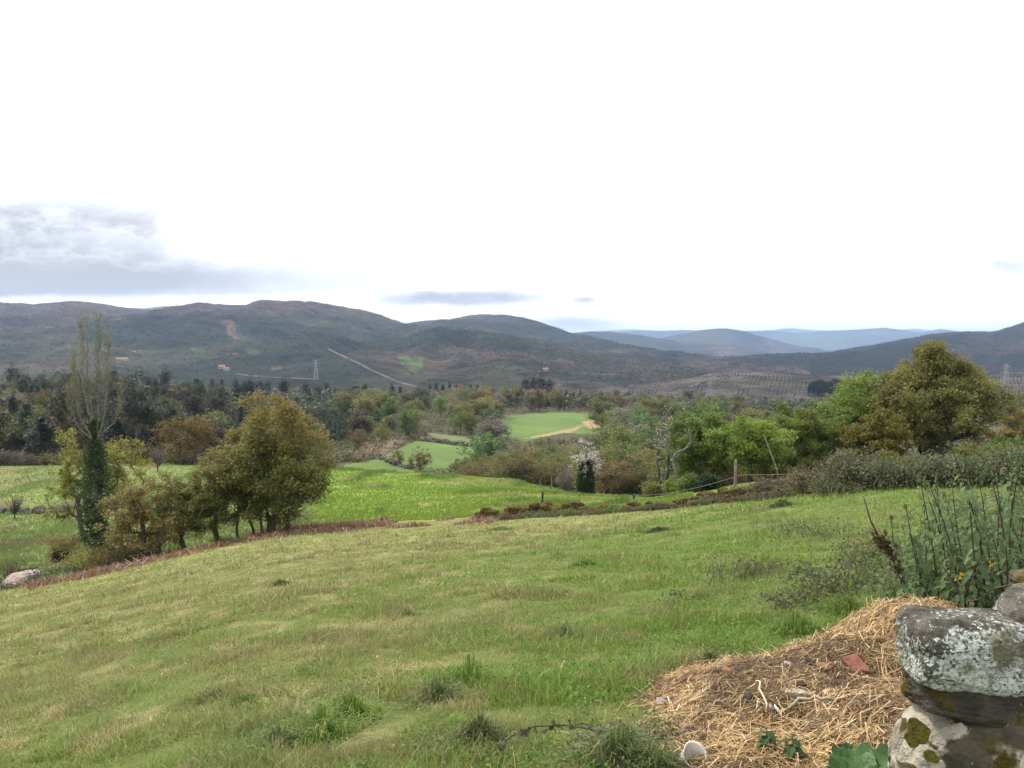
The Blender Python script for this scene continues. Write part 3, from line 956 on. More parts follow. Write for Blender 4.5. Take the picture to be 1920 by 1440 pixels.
def near_trees():
    k = lambda Y: Y / FPX

    def topH(px, py_top, Y):
        return (EYE - tanp(py_top) * Y) - float(gz(upx(px) * Y, Y))
    rust_top = lambda z0, z1, f: (lambda P: f * ss(z0, z1, P[:, 2] + 0.5 * np.abs(P[:, 0])))
    # ---- left group on the lower edge of the field
    Y = 39.0; H = topH(500, 762, Y)
    make_tree("oak_tree", "largest oak of the left group, round olive crown with rusty top and several dark trunks", "tree", P3(500, Y), H, 5.5, 0.52, 0.50, 3, 0.115,
              *OLIVE, ncl=480, per=105, clr=0.44, cx=0.28, trunks=[((-0.15, 0), (-0.55, 0.2, 0.66 * H)), ((0.05, 0.1), (0.10, -0.1, 0.8 * H)), ((0.25, -0.1), (0.75, 0.1, 0.66 * H)), ((1.0, 0.2), (1.25, 0.3, 0.5 * H))],
              r_base=0.14, c_tip=(0.23, 0.145, 0.045), tip=rust_top(0.6 * H, 1.15 * H, 0.75), lobes=0.22, gaps=0.37, shell=1.9, shape="dome")
    Y = 38.5; H = topH(405, 852, Y)
    make_tree("oak_tree", "olive young oak with a thin dark trunk, next to the largest left oak", "tree", P3(405, Y), H, 3.2, 0.58, 0.43, 5, 0.10, *OLIVE, ncl=150, per=70, clr=0.30, r_base=0.11, c_tip=(0.2, 0.13, 0.04), tip=rust_top(2.2, 5, 0.5), gaps=0.40)
    Y = 38.0; H = topH(343, 884, Y)
    make_tree("oak_tree", "small olive oak with drooping lower twigs, second left of the largest oak", "tree", P3(345, Y), H, 2.7, 0.56, 0.45, 6, 0.09, *OLIVE, ncl=130, per=55, clr=0.26, r_base=0.09, gaps=0.40)
    Y = 37.0; H = topH(272, 885, Y)
    make_tree("oak_tree", "rust brown young oak standing right of the ivy column", "tree", P3(272, Y), H, 3.4, 0.56, 0.46, 7, 0.10, *RUST, ncl=170, per=65, clr=0.30, r_base=0.10, trunks=[((0, 0), (-0.05, 0, 0.7 * H)), ((0.45, 0.1), (0.7, 0, 0.55 * H))], gaps=0.45)
    for px, Y, tp, w, s, lb in ((446, 39.5, 862, 1.5, 8, "slender leaning sapling just left of the largest oak"), (470, 39.6, 880, 1.3, 9, "thin crooked sapling against the trunks of the largest oak")):
        H = topH(px, tp, Y)
        make_tree("oak_sapling", lb, "tree", P3(px, Y), H, w, 0.68, 0.32, s, 0.09, *OLIVE, ncl=45, per=45, clr=0.22, r_base=0.06, trunks=[((0.1, 0), (-0.25, 0, 0.8 * H))])
    Y = 44.0; H = topH(135, 826, Y)
    make_tree("leaning_tree", "yellow green tree with a crooked leaning trunk, left of the ivy column", "tree", P3(168, Y), H, 2.9, 0.70, 0.33, 12, 0.10, *YELLOW, ncl=110, per=42, clr=0.26, cx=-0.95, r_base=0.12,
              trunks=[((0.1, 0), (-1.0, 0, 0.72 * H))], gaps=0.5, lobes=0.4)
    Y = 45.5; H = topH(228, 822, Y)
    make_tree("leafy_tree", "yellow green tree behind the ivy column, to its right", "tree", P3(222, Y), H, 2.9, 0.68, 0.34, 13, 0.10, *YELLOW, ncl=120, per=50, clr=0.28, cx=0.2, r_base=0.10, gaps=0.45)
    # ---- sparse poplar with an ivy column
    Y = 42.0; H = topH(183, 583, Y); rng = np.random.RandomState(31)
    t = thing("poplar_tree", "very tall sparse poplar with thin upright limbs and an ivy clad trunk", "tree", P3(183, Y))
    forks = []; cl = []
    limbs = [(-1.30, 0.80), (-0.92, 0.93), (-0.75, 0.86), (0.0, 1.0), (0.22, 0.99), (0.38, 0.95), (0.78, 0.90), (0.98, 0.95), (-0.2, 0.97), (1.15, 0.74), (-1.0, 0.70)]
    for x, h in limbs:
        z0 = H * (0.47 + 0.10 * rng.rand())
        y1 = rng.uniform(-0.7, 0.7); zt_ = H * h
        line = [np.array((0, 0, -0.2)), np.array((0, 0, H * 0.25)), np.array((0.02, 0, z0)), np.array((x * 0.72, y1 * 0.7, z0 + (zt_ - z0) * 0.28)), np.array((x * 0.98, y1 * 0.95, z0 + (zt_ - z0) * 0.6)), np.array((x * 1.0, y1, zt_))]
        forks.append(line)
    mb = MB()
    for li, line in enumerate(forks):
        ln = line if li == 3 else line[2:]
        rr = [0.20, 0.17, 0.075, 0.042, 0.024, 0.010] if li == 3 else [0.042, 0.026, 0.015, 0.006]
        Pn = np.array(ln); tt = np.linspace(0, len(ln) - 1, 16)
        Pi = np.stack([np.interp(tt, np.arange(len(ln)), Pn[:, i]) for i in range(3)], -1)
        Pi[1:-1] += rng.normal(size=(14, 3)) * 0.03
        ri = np.interp(tt, np.arange(len(ln)), rr)
        mb.tube(Pi, ri, 5)
        for j in range(70):
            f = rng.uniform(0.25, 1.0)
            q = np.array([np.interp(f * 15, np.arange(16), Pi[:, i]) for i in range(3)])
            a = rng.rand() * 6.28; l = 0.50 * (0.4 + 0.6 * rng.rand())
            e = q + np.array((math.cos(a) * l * 0.42, math.sin(a) * l * 0.42, l * 1.0))
            mb.tube(np.array([q, (q + e) / 2 + (math.cos(a) * 0.05, math.sin(a) * 0.05, -0.03), e]), [0.010, 0.008, 0.004], 3, cap=False)
            if f > 0.40 + 0.25 * rng.rand(): cl.append(e); cl.append((q + e) / 2)
    link("trunk", mb.mesh("trunk", M_BARKG, True), t)
    V, Q, C = leaf_cloud(rng, np.array(cl), 8, 0.16, 0.050, (0.125, 0.125, 0.055), (0.23, 0.22, 0.11), flat=1.2)
    lm = MB(); lm.add(V, None, Q, C); link("crown", lm.mesh("crown", M_LEAF), t)
    iv = MB(); n = 12000
    zt = topH(183, 785, Y)
    z = zt * rng.rand(n) ** 0.9
    w = np.interp(z / zt, [0, 0.2, 0.45, 0.72, 0.8, 1.0], [0.42, 0.52, 0.66, 0.62, 0.34, 0.16]) * (0.45 + 1.15 * fb2(z * 1.3, z * 0 + 3, 7, 3))
    a = rng.rand(n) * 6.283; rr = w * (0.30 + 0.85 * rng.rand(n) ** 0.7) * (0.55 + 0.95 * vn2(a * 1.6, z * 2.6, 5)) * (1 + 0.5 * (rng.rand(n) < 0.06))
    P = np.stack([rr * np.cos(a), rr * np.sin(a), z], -1)
    V, Q, C = leaf_quads(rng, P, 0.10, np.array(DARK[0]) * 1.3 + (np.array((0.085, 0.125, 0.042)) - np.array(DARK[0])) * (rng.rand(n) ** 1.5)[:, None], 0.2, 0.8)
    iv.add(V, None, Q, C); link("ivy", iv.mesh("ivy", M_LEAF), t)
    # ---- right group behind the wall
    def rt(px, Y, tp, wpx, s, cols, lb, name="oak_tree", cz=0.6, ch=0.42, leaf=0.12, ncl=200, per=75, base_px=None, **kw):
        H = topH(px, tp, Y)
        return make_tree(name, lb, "tree", P3(base_px or px, Y), H, wpx * k(Y), cz, ch, s, leaf, *cols, ncl=ncl, per=per, **kw)
    rt(1316, 47, 766, 122, 41, GREEN, "dense dark green tree left of the bright green oak by the fence post", cz=0.56, ch=0.46, ncl=220, per=90, name="broadleaf_tree", gaps=0.36)
    rt(1404, 45, 783, 158, 42, BRIGHT, "bright fresh green oak right behind the tall fence post", cz=0.60, ch=0.42, ncl=260, per=70, r_base=0.12, lobes=0.34)
    rt(1492, 48.5, 764, 150, 43, ((0.085, 0.115, 0.022), (0.19, 0.225, 0.045)), "olive green oak between the bright green oak and the dark green ones", cz=0.56, ch=0.44, ncl=230, per=80, c_tip=(0.19, 0.13, 0.03), tip=lambda P: 0.6 * ss(3.4, 6.0, P[:, 2]))
    rt(1566, 51, 748, 150, 44, GREEN, "dark green oak with thin pale trunks, left of the tall bright one", cz=0.58, ch=0.42, ncl=230, per=80, trunks=[((0, 0), (-0.3, 0, 3.4)), ((0.5, 0.1), (0.9, 0, 3.2))])
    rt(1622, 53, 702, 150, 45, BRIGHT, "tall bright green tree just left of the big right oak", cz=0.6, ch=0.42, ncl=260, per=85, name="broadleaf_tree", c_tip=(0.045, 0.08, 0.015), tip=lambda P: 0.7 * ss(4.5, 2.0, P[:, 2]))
    rt(1640, 45.5, 772, 122, 46, ((0.085, 0.085, 0.015), (0.19, 0.165, 0.03)), "low yellow olive oak in front of the big right oak", cz=0.52, ch=0.48, ncl=200, per=75)
    Y = 50; H = topH(1755, 640, Y)
    make_tree("oak_tree", "big broad olive brown oak towering over the bramble hedge on the right", "tree", P3(1750, Y), H, 8.9, 0.575, 0.42, 47, 0.13, (0.104, 0.110, 0.028), (0.238, 0.228, 0.068), ncl=600, per=92, clr=0.46,
              r_base=0.30, trunks=[((0, 0), (0.1, 0, 0.72 * H)), ((0.0, 0.05), (-0.9, 0, 0.88 * H)), ((0.05, 0), (0.7, 0.2, 0.90 * H)), ((-0.02, 0), (2.2, 0.3, 0.55 * H)), ((0.02, 0.03), (-2.1, -0.3, 0.55 * H))], lobes=0.30, gaps=0.42, shell=2.3, shape="peak", c_tip=(0.17, 0.135, 0.03), tip=lambda P: 0.5 * ss(5.0, 8.0, P[:, 2]))
    rt(1912, 57, 762, 100, 48, RUST, "rust orange tree at the right edge, behind the tall weeds", cz=0.62, ch=0.38, ncl=120, per=50, gaps=0.5)
    rt(1885, 52, 818, 60, 52, GREEN, "low green tree tucked under the right side of the big oak", cz=0.55, ch=0.45, ncl=80, per=60)
    rt(1338, 46, 835, 52, 49, RUST, "small rust brown oak low between the dark green and bright green trees", cz=0.6, ch=0.42, ncl=70, per=50, leaf=0.10)
    # crown bottoms and understorey behind the wall
    rng = np.random.RandomState(77)
    und = [(1290, 43, 890, 40, GREEN), (1330, 42, 905, 46, DARK), (1455, 44, 872, 60, OLIVE), (1520, 46, 866, 56, OLIVE), (1585, 43, 862, 60, OLIVE), (1672, 42, 862, 60, ((0.085, 0.085, 0.015), (0.18, 0.16, 0.03))), (1822, 42, 858, 60, OLIVE), (1875, 44, 845, 70, GREEN), (1265, 46, 895, 40, BRIGHT), (1225, 47, 905, 40, OLIVE)]
    looks = ["green shrub under the dark green tree by the grey dead tree", "dark evergreen shrub behind the wire left of the fence post", "olive shrub under the bright green oak", "olive shrub under the olive green oak", "olive shrub under the dark green oak with pale trunks", "yellowish shrub under the low yellow oak", "olive shrub right of the big oak trunk", "green shrub under the right edge of the big oak", "pale fresh green shrub beside the grey dead tree", "olive shrub left of the grey dead tree"]
    for i, (px, Y, tp, w, c) in enumerate(und):
        H = max(topH(px, tp, Y), 0.9)
        make_tree("shrub", looks[i], "shrub", P3(px, Y), H, w * k(Y), 0.5, 0.5, 80 + i, 0.09, *c, ncl=60, per=50, clr=0.25, r_base=0.03, group="shrubs under the right trees")
    # ---- blossoming trees
    Y = 66; H = topH(1098, 826, Y); rng = np.random.RandomState(51)
    t = make_tree("cherry_tree", "white blossoming tree with an ivy clad trunk at the end of the bright meadow", "tree", P3(1098, Y), H, 3.0, 0.70, 0.32, 51, 0.085, (0.42, 0.38, 0.36), (0.68, 0.62, 0.60), ncl=110, per=15, clr=0.22, r_base=0.13, trunks=[((0, 0), (0.05, 0, 0.85 * H)), ((0, 0), (-0.7, 0, 0.8 * H)), ((0, 0), (0.7, 0, 0.75 * H))], gaps=0.45, lobes=0.4, bark_col=(0.7, 0.7, 0.7))
    n = 5000; z = 0.66 * H * rng.rand(n); a = rng.rand(n) * 6.283
    w = np.interp(z / H, [0, 0.3, 0.5, 0.66], [0.55, 0.62, 0.42, 0.2]) * (0.7 + 0.6 * rng.rand(n))
    V, Q, C = leaf_quads(rng, np.stack([w * np.cos(a), w * np.sin(a), z], -1), 0.13, np.array(DARK[0]) + (np.array(DARK[1]) - np.array(DARK[0])) * rng.rand(n)[:, None], 0.2, 0.8)
    iv = MB(); iv.add(V, None, Q, C); link("ivy", iv.mesh("ivy", M_LEAF), t)
    Y = 48; H = topH(1262, 758, Y)
    make_tree("cherry_tree", "gangly half bare tree with scattered pale blossoms, left of the dark green tree", "tree", P3(1243, Y), H, 2.9, 0.62, 0.40, 53, 0.07, (0.45, 0.36, 0.36), (0.70, 0.60, 0.60), ncl=80, per=7, clr=0.22, r_base=0.09, cx=0.35, trunks=[((0, 0), (-0.5, 0, 0.62 * H)), ((0.1, 0), (0.75, 0, 0.92 * H))], lobes=0.45)
    # grey dead tree, bent
    t = thing("dead_tree", "bare pale grey tree with a bent trunk leaning right over the wall", "tree", P3(1270, 44))
    mb = MB(); s = 44 / FPX
    pts = [(0, 0, -0.15), (-0.05, 0, 1.1), (-0.28, 0, 2.0), (-0.05, 0.1, 2.3), (0.45, 0.15, 2.5), (0.72, 0.15, 2.85), (0.66, 0.1, 3.3), (0.55, 0.1, 3.6)]
    mb.tube(pts, [0.10, 0.09, 0.075, 0.065, 0.055, 0.045, 0.03, 0.015], 7)
    mb.tube([(-0.28, 0, 2.0), (-0.5, 0.05, 2.6), (-0.85, 0.1, 3.2), (-0.95, 0.1, 3.9)], [0.05, 0.04, 0.03, 0.012], 5)
    mb.tube([(0.72, 0.15, 2.85), (0.95, 0.1, 3.1), (1.05, 0.1, 3.5)], [0.03, 0.02, 0.008], 5)
    mb.tube([(-0.5, 0.05, 2.6), (-0.95, 0.1, 2.75), (-1.15, 0.1, 3.1)], [0.025, 0.018, 0.008], 5)
    for i in range(50):
        rng2 = np.random.RandomState(i); b = np.array(pts[2 + rng2.randint(6)]) if i % 2 else np.array([(-0.5, 0.05, 2.6), (-0.85, 0.1, 3.2)][rng2.randint(2)])
        e = b + rng2.normal(size=3) * (0.35, 0.3, 0.3) + (0, 0, 0.3); mb.tube([b, (b + e) / 2 + rng2.normal(size=3) * 0.05, e], [0.012, 0.008, 0.004], 3)
    link("trunk", mb.mesh("trunk", M_BARKG, True), t)


near_trees()


# ------------------------------------------------------------------ shrubs, brambles and bare bushes of the lower edge
def bramble(name, label, base, w, d, h, seed, c_lo, c_hi, canes=60, leaves=2500, leaf=0.07, cane_col=(0.9, 0.8, 0.8), group=None, rz=0.0, cane_r=0.006, dome=0.75, cat="bramble", ragged=0.0):
    rng = np.random.RandomState(seed)
    t = thing(name, label, cat, base, rz, group)
    mb = MB()
    tips = []
    for i in range(canes):
        a = rng.rand() * 6.283; r = math.sqrt(rng.rand()) * 0.6
        p0 = np.array((math.cos(a) * r * w / 2, math.sin(a) * r * d / 2, -0.05))
        a2 = a + rng.normal() * 0.9; l = rng.uniform(0.5, 1.0)
        p2 = p0 + np.array((math.cos(a2) * w * 0.38 * l, math.sin(a2) * d * 0.38 * l, h * rng.uniform(0.05, 0.6)))
        p1 = (p0 + p2) / 2; p1[2] = h * rng.uniform(0.6, 1.25) * (1 - 0.5 * r) * (1 + ragged * (3 * vn3(p0[None] * 1.4 / max(w, 0.5) * 2 + 7, seed)[0] - 1.3))
        tt = np.linspace(0, 1, 8)[:, None]
        P = (1 - tt) ** 2 * p0 + 2 * tt * (1 - tt) * p1 + tt ** 2 * p2
        P[1:-1] += rng.normal(size=(6, 3)) * 0.02 * h
        mb.tube(P, cane_r * rng.uniform(0.5, 1.2), 3, cane_col, cap=False)
        tips.append(P[2:])
    link("canes", mb.mesh("canes", M_BARK, True), t)
    T = np.vstack(tips); n = leaves
    P = T[rng.randint(len(T), size=n)] + rng.normal(size=(n, 3)) * (0.10 * w ** 0.5, 0.10 * d ** 0.5, 0.10 * h)
    P[:, 2] = np.maximum(P[:, 2], -0.02)
    g = vn3(P * 2.2 / max(h, 0.3) + 9, seed)
    f = np.clip(rng.rand(n) * 0.7 + (g - 0.35) * 0.8, 0, 1)[:, None]
    V, Q, C = leaf_quads(rng, P, leaf, np.array(c_lo) * (1 - f) + np.array(c_hi) * f, 0.3, 0.7)
    lm = MB(); lm.add(V, None, Q, C); link("leaves", lm.mesh("leaves", M_LEAF), t)
    return t


GREYG = ((0.040, 0.042, 0.030), (0.105, 0.105, 0.075))
BROWN = ((0.07, 0.045, 0.025), (0.17, 0.11, 0.055))


def edge_bushes():
    s = lambda Y: Y / FPX
    B = [  # column, depth, width px, height px, look, colours, leaves
        (180, 38.5, 110, 80, "yellow green bush at the foot of the ivy column", YELLOW, 4200),
        (232, 37.6, 120, 78, "brown olive bush between the ivy column and the rust oak", ((0.06, 0.05, 0.016), (0.15, 0.11, 0.035)), 4500),
        (122, 47, 62, 56, "rust brown bush left of the ivy column", RUST, 2200),
        (114, 45.5, 26, 30, "round dark maroon bush at the edge of the left field", ((0.035, 0.017, 0.015), (0.075, 0.035, 0.03)), 1200),
        (262, 36.2, 60, 40, "dark green bush below the rust oak", DARK, 1800),
        (300, 36.3, 44, 28, "dull brown bush right of the rust oak trunk", BROWN, 1100),
        (90, 37.5, 70, 52, "large grey bramble right of the pale boulder", GREYG, 2600),
        (130, 36.5, 70, 44, "grey green bramble under the yellow green bush", GREYG, 2400),
        (54, 42, 34, 26, "dark bramble knoll above the pale boulder", ((0.022, 0.028, 0.02), (0.06, 0.065, 0.045)), 1200),
        (28, 39, 44, 34, "grey bramble left above the pale boulder", GREYG, 1500),
        (-6, 37.5, 60, 46, "grey bramble cut by the left edge of the picture", GREYG, 1800),
        (110, 35.3, 74, 34, "fresh green bush in front of the grey brambles", GREEN, 2000),
        (40, 35.2, 80, 30, "olive green weeds below the pale boulder", ((0.06, 0.07, 0.02), (0.14, 0.14, 0.04)), 1800),
        (72, 35.8, 60, 24, "rusty bracken bush right below the pale boulder", ((0.12, 0.065, 0.03), (0.22, 0.13, 0.07)), 1100),
        (330, 37.2, 40, 26, "low green bush between the small oaks", GREEN, 800),
        (420, 38.2, 40, 22, "low olive bush under the sapling", OLIVE, 700),
    ]
    for i, (px, Y, w, h, lb, c, n) in enumerate(B):
        bramble("bush", lb, P3(px, Y), w * s(Y), w * s(Y) * 0.8, h * s(Y), 200 + i, *c, canes=50, leaves=n, leaf=0.085, cat="bush")
    # bare shrubs
    for px, Y, h, w, lb in ((28, 63, 50, 40, "small bare shrub standing alone on the left stone wall"), (296, 86, 46, 44, "leafless grey shrub behind the rust oak"), (22, 39.5, 60, 60, "bare crooked branchy bush at the left edge above the brambles")):
        rng = np.random.RandomState(px); H = h * s(Y)
        t = thing("bare_shrub", lb, "shrub", P3(px, Y)); mb = MB()
        for i in range(70):
            a = rng.rand() * 6.283; sp = rng.rand() * 0.5 * w * s(Y)
            e = np.array((math.cos(a) * sp, math.sin(a) * sp, H * rng.uniform(0.6, 1.0)))
            m = e * (0.35, 0.35, 0.5) + rng.normal(size=3) * 0.05 * H
            mb.tube([(0, 0, -0.05), (0, 0, 0.2 * H), m, e], [0.03 * H, 0.028 * H, 0.010 * H, 0.004 * H], 3)
        link("twigs", mb.mesh("twigs", M_BARK, True), t)
    # hedge bushes on the far edge of the left fields
    rng = np.random.RandomState(5)
    for i in range(26):
        px = -60 + i * 26 + rng.uniform(-8, 8); Y = rng.uniform(103, 114)
        tp = np.interp(px, [-60, 150, 215, 300, 400, 600], [838, 838, 812, 818, 822, 845]) + rng.uniform(-8, 14)
        H = max((EYE - tanp(tp) * Y) - float(gz(upx(px) * Y, Y)), 2.0)
        ci = rng.randint(4); c = [BROWN, OLIVE, ((0.07, 0.06, 0.04), (0.15, 0.13, 0.09)), RUST][ci]
        bramble("hedge_bush", "%s bush in the row along the far edge of the left fields" % ['dull brown', 'olive', 'grey brown', 'rusty'][ci], P3(px, Y), rng.uniform(3, 5), 3, H, 300 + i, *c, canes=30, leaves=1300, leaf=0.22, group="bushes along the far edge of the left fields", cane_r=0.02, cat="bush")
    Y = 102
    H = (EYE - tanp(780) * Y) - float(gz(upx(350) * Y, Y))
    make_tree("oak_tree", "wide rust brown oak at the far edge of the left fields", "tree", P3(352, Y), H, 7.2, 0.62, 0.38, 61, 0.17, (0.10, 0.07, 0.022), (0.20, 0.14, 0.04), ncl=170, per=55, r_base=0.16, trunks=[((-0.8, 0), (-1.0, 0, 0.55 * H)), ((0.7, 0.1), (0.8, 0, 0.55 * H))], lobes=0.3, gaps=0.42)


edge_bushes()


# ------------------------------------------------------------------ valley trees, woods
def proto_tree(kind, seed, c_lo, c_hi, H=6.0, cw=5.0, leaf=0.22, ncl=70, per=34, **kw):
    """a tree of the middle distance, trunk and crown; copied many times"""
    t = make_tree(kind, "tree", "tree", (0, 0, -500), H, cw, kw.pop("cz", 0.58), kw.pop("ch", 0.45), seed, leaf, c_lo, c_hi, ncl=ncl, per=per, **kw)
    return t


def conifer_proto(kind, seed, H, cw, leaf, ncl, per, cols, cz=0.55, ch=0.46, **kw):
    return make_tree(kind, "tree", "tree", (0, 0, -500), H, cw, cz, ch, seed, leaf, *cols, ncl=ncl, per=per, shape="cone", trunks=[((0, 0), (0.05, 0, 0.93 * H))], r_base=0.018 * H, lobes=0.25, gaps=0.40, up=0.15, droop=0.6, asp=0.45, **kw)


WHITE = ((0.62, 0.62, 0.62), (1.0, 1.0, 1.0))     # tinted per object
used = {}


def put(proto, label, group, X, Y, sc, tint, rz, sz=None, sink=0.0, name=None):
    loc = (X, Y, float(gz(X, Y)) - sink)
    if not used.get(proto.name):
        used[proto.name] = True
        proto.location = loc; proto.rotation_euler = (0, 0, rz); proto.scale = (sc, sc, sz or sc)
        proto["label"] = label
        if group: proto["group"] = group
        for c in proto.children: c.color = (*tint, 1)
        return proto
    o = clone(proto, loc, rz, sc, label, group, tint, sz)
    if name: o.name = name
    return o


TINTS = {"olive": (0.162, 0.170, 0.056), "rust": (0.185, 0.130, 0.055), "green": (0.105, 0.165, 0.048), "yellow": (0.215, 0.220, 0.060), "grey": (0.205, 0.188, 0.142), "dark": (0.045, 0.066, 0.034), "bright": (0.145, 0.225, 0.052), "brown": (0.130, 0.105, 0.065)}
WORD = {"olive": "olive brown", "rust": "rust brown", "green": "green", "yellow": "yellow green", "grey": "greyish half bare", "dark": "dark evergreen", "bright": "bright green", "brown": "dull brown"}


def over_meadow(X, Y, ztop, w):
    z0 = float(gz(X, Y))
    p = X / Y * FPX + 960; hw = w / 2 / Y * FPX
    a = pyof(Y, z0); b = pyof(Y, ztop)
    xs = np.array([p, p, p, p - hw * 0.7, p + hw * 0.7, p]); ys = np.array([a, (a + b) / 2, b + 3, (a + b) / 2, (a + b) / 2, a * 0.75 + b * 0.25])
    return any(inpoly(xs, ys, pl).any() for pl in MEAD)


def valley():
    rng = np.random.RandomState(99)
    mids = [proto_tree("valley_tree", 400 + i, *WHITE, H=6, cw=[5.2, 4.4, 5.8, 4.8][i], leaf=0.15, ncl=110, per=40, gaps=0.38, trunks=None, r_base=0.13) for i in range(4)]
    fars = [proto_tree("valley_tree", 420 + i, *WHITE, H=8, cw=[5.6, 4.6, 6.4, 5.0][i], leaf=0.30, ncl=80, per=30, clr=0.72, gaps=0.36, r_base=0.14) for i in range(4)]
    bare = [proto_tree("bare_tree", 440 + i, *WHITE, H=8, cw=5.4, leaf=0.16, ncl=130, per=10, clr=0.55, gaps=0.3, r_base=0.13, bark=M_BARKG) for i in range(2)]

    def pick(ws):
        ks = list(ws); p = np.array([ws[k] for k in ks], float); return ks[rng.choice(len(ks), p=p / p.sum())]

    def jit(t): return tuple(np.clip(np.array(TINTS[t]) * rng.uniform(0.8, 1.25) * rng.uniform(0.93, 1.07, 3), 0, 1))
    # row right behind the crest of the bright meadow
    n = 0; tries = 0
    while n < 74 and tries < 1600:
        tries += 1
        px = rng.uniform(770, 1480); Y = crest(px) + rng.uniform(14, 46)
        X = upx(px) * Y; z0 = float(gz(X, Y))
        tgt = np.interp(px, [770, 850, 950, 1080, 1200, 1300, 1480], [888, 872, 850, 846, 838, 850, 800]) + rng.uniform(-10, 22)
        H = (EYE - tanp(tgt) * Y) - z0
        if not 2.5 < H < 10 or over_meadow(X, Y, z0 + H * 0.9, H * 0.7): continue
        if abs(px - 1098) < 32 and Y > 64: continue
        c = pick({"olive": 6, "rust": 3.5, "yellow": 4, "green": 1})
        put(mids[n % 4], "%s tree in the row right behind the crest of the bright meadow" % WORD[c], "trees behind the bright meadow", X, Y, H / 6 * rng.uniform(1.05, 1.4), jit(c), rng.rand() * 6.28, H / 6, name="hedgerow_tree")
        n += 1
    # valley bottom around the far meadows
    n = 0; tries = 0
    while n < 150 and tries < 6000:
        tries += 1
        Y = math.exp(rng.uniform(math.log(125), math.log(330)))
        px = rng.uniform(640, 1460)
        if px < 800 and Y < 200: continue
        X = upx(px) * Y; z0 = float(gz(X, Y)); H = rng.uniform(5, 9.5)
        py = pyof(Y, z0)
        if over_meadow(X, Y, z0 + H, H * 0.75): continue
        if inpoly(np.array([px]), np.array([py]), [(640, 866), (680, 826), (720, 815), (765, 825), (700, 864)])[0] and rng.rand() < 0.8: continue
        c = pick({"olive": 5, "grey": 3.5, "yellow": 4, "green": 3, "bright": 2.2, "rust": 1.2, "dark": 0.7, "brown": 0.8})
        pr = bare[n % 2] if c == "grey" and rng.rand() < 0.6 else fars[n % 4]
        side = "left of the far meadow" if px < 930 else ("in the valley below the far meadow" if py > 826 else "in the valley wood right of the far meadow" if px > 1128 else "behind the far meadow")
        put(pr, "%s tree %s" % (WORD[c], side), "trees around the far meadows", X, Y, H / 8 * rng.uniform(1.05, 1.45), jit(c), rng.rand() * 6.28, H / 8)
        n += 1
    # belt behind the far meadow
    for i in range(95):
        px = rng.uniform(650, 1420); Y = rng.uniform(300, 420) if px < 1130 else rng.uniform(300, 520)
        X = upx(px) * Y; H = rng.uniform(6, 10)
        if over_meadow(X, Y, float(gz(X, Y)) + H * 0.6, H * 0.4): continue
        c = pick({"olive": 4, "yellow": 3, "rust": 2, "grey": 3, "green": 1.5, "dark": 1})
        put(fars[i % 4], "%s tree in the belt beyond the far meadow" % WORD[c], "trees beyond the far meadow", X, Y, H / 8 * rng.uniform(0.9, 1.25), jit(c), rng.rand() * 6.28, H / 8)
    # trees that stand out
    for px, Y, tp, wpx, c, lb in ((672, 170, 800, 40, "rust", "small rusty tree above the brown bank left of the middle meadow"), (715, 185, 788, 34, "yellow", "round yellow green tree above the brown bank"),
                                  (787, 128, 838, 46, "rust", "lone rust brown tree standing before the middle meadow"), (863, 230, 762, 38, "bright", "fresh green tree left of the far meadow"), (1060, 88, 872, 40, "grey", "blue grey bush left of the ivy clad blossoming tree"),
                                  (1108, 150, 815, 42, "green", "green tree right behind the white blossoming tree"), (1155, 140, 838, 48, "rust", "rusty tree right of the white blossoming tree"), (1063, 400, 750, 30, "bright", "bright green tree over the right end of the far meadow"),
                                  (1135, 260, 772, 52, "olive", "big olive tree at the right end of the far meadow"), (1175, 210, 800, 40, "bright", "bright green tree in the valley right of the far meadow"), (745, 150, 842, 30, "rust", "small rusty bush on the near edge of the middle meadow"), (1385, 95, 758, 56, "brown", "bare brown oak showing above the bright green oak")):
        X = upx(px) * Y; z0 = float(gz(X, Y)); H = (EYE - tanp(tp) * Y) - z0
        put(mids[int(px) % 4], lb, None, X, Y, wpx / FPX * Y / 5.0, jit(c), px, max(H, 1.5) / 6)
    return fars, bare


FARS, BARES = valley()


def valley_scrub():
    rng = np.random.RandomState(55); n = 16000
    Y = np.exp(rng.uniform(math.log(104), math.log(460), n)); px = rng.uniform(-200, 1900, n); X = upx(px) * Y
    z = gz(X, Y); py = pyof(Y, z)
    ok = (Y > np.where(px < 560, 112, crest(px) + 12))
    for pl in MEAD:
        for d in (0, 4, 9): ok &= ~inpoly(px, py - d, pl)
    ok &= ~(inpoly(px, py, [(650, 862), (680, 830), (720, 818), (760, 830), (700, 858)]) & (rng.rand(n) < 0.7))
    ok &= ~((px > 625) & (px < 775) & (Y < 150))
    g = fb2(X / 22, Y / 22, 211, 3); ok &= g > 0.36
    P = np.stack([X, Y, z - 0.2], -1)[ok]
    pal = np.array([(0.070, 0.080, 0.034), (0.105, 0.112, 0.048), (0.135, 0.118, 0.065), (0.125, 0.145, 0.054), (0.150, 0.128, 0.078)])
    ix = np.clip((g[ok] * 9 - 2.4 + rng.normal(size=ok.sum()) * 0.8), 0, 4).astype(int)
    mb = MB(); far_mass(mb, P, rng, 1.15, 2.0, pal[ix], 26, 0.36)
    stuff("valley_scrub", mb.mesh("valley_scrub", M_LEAF), "olive and brown scrub covering the valley floor between the trees", "scrub")




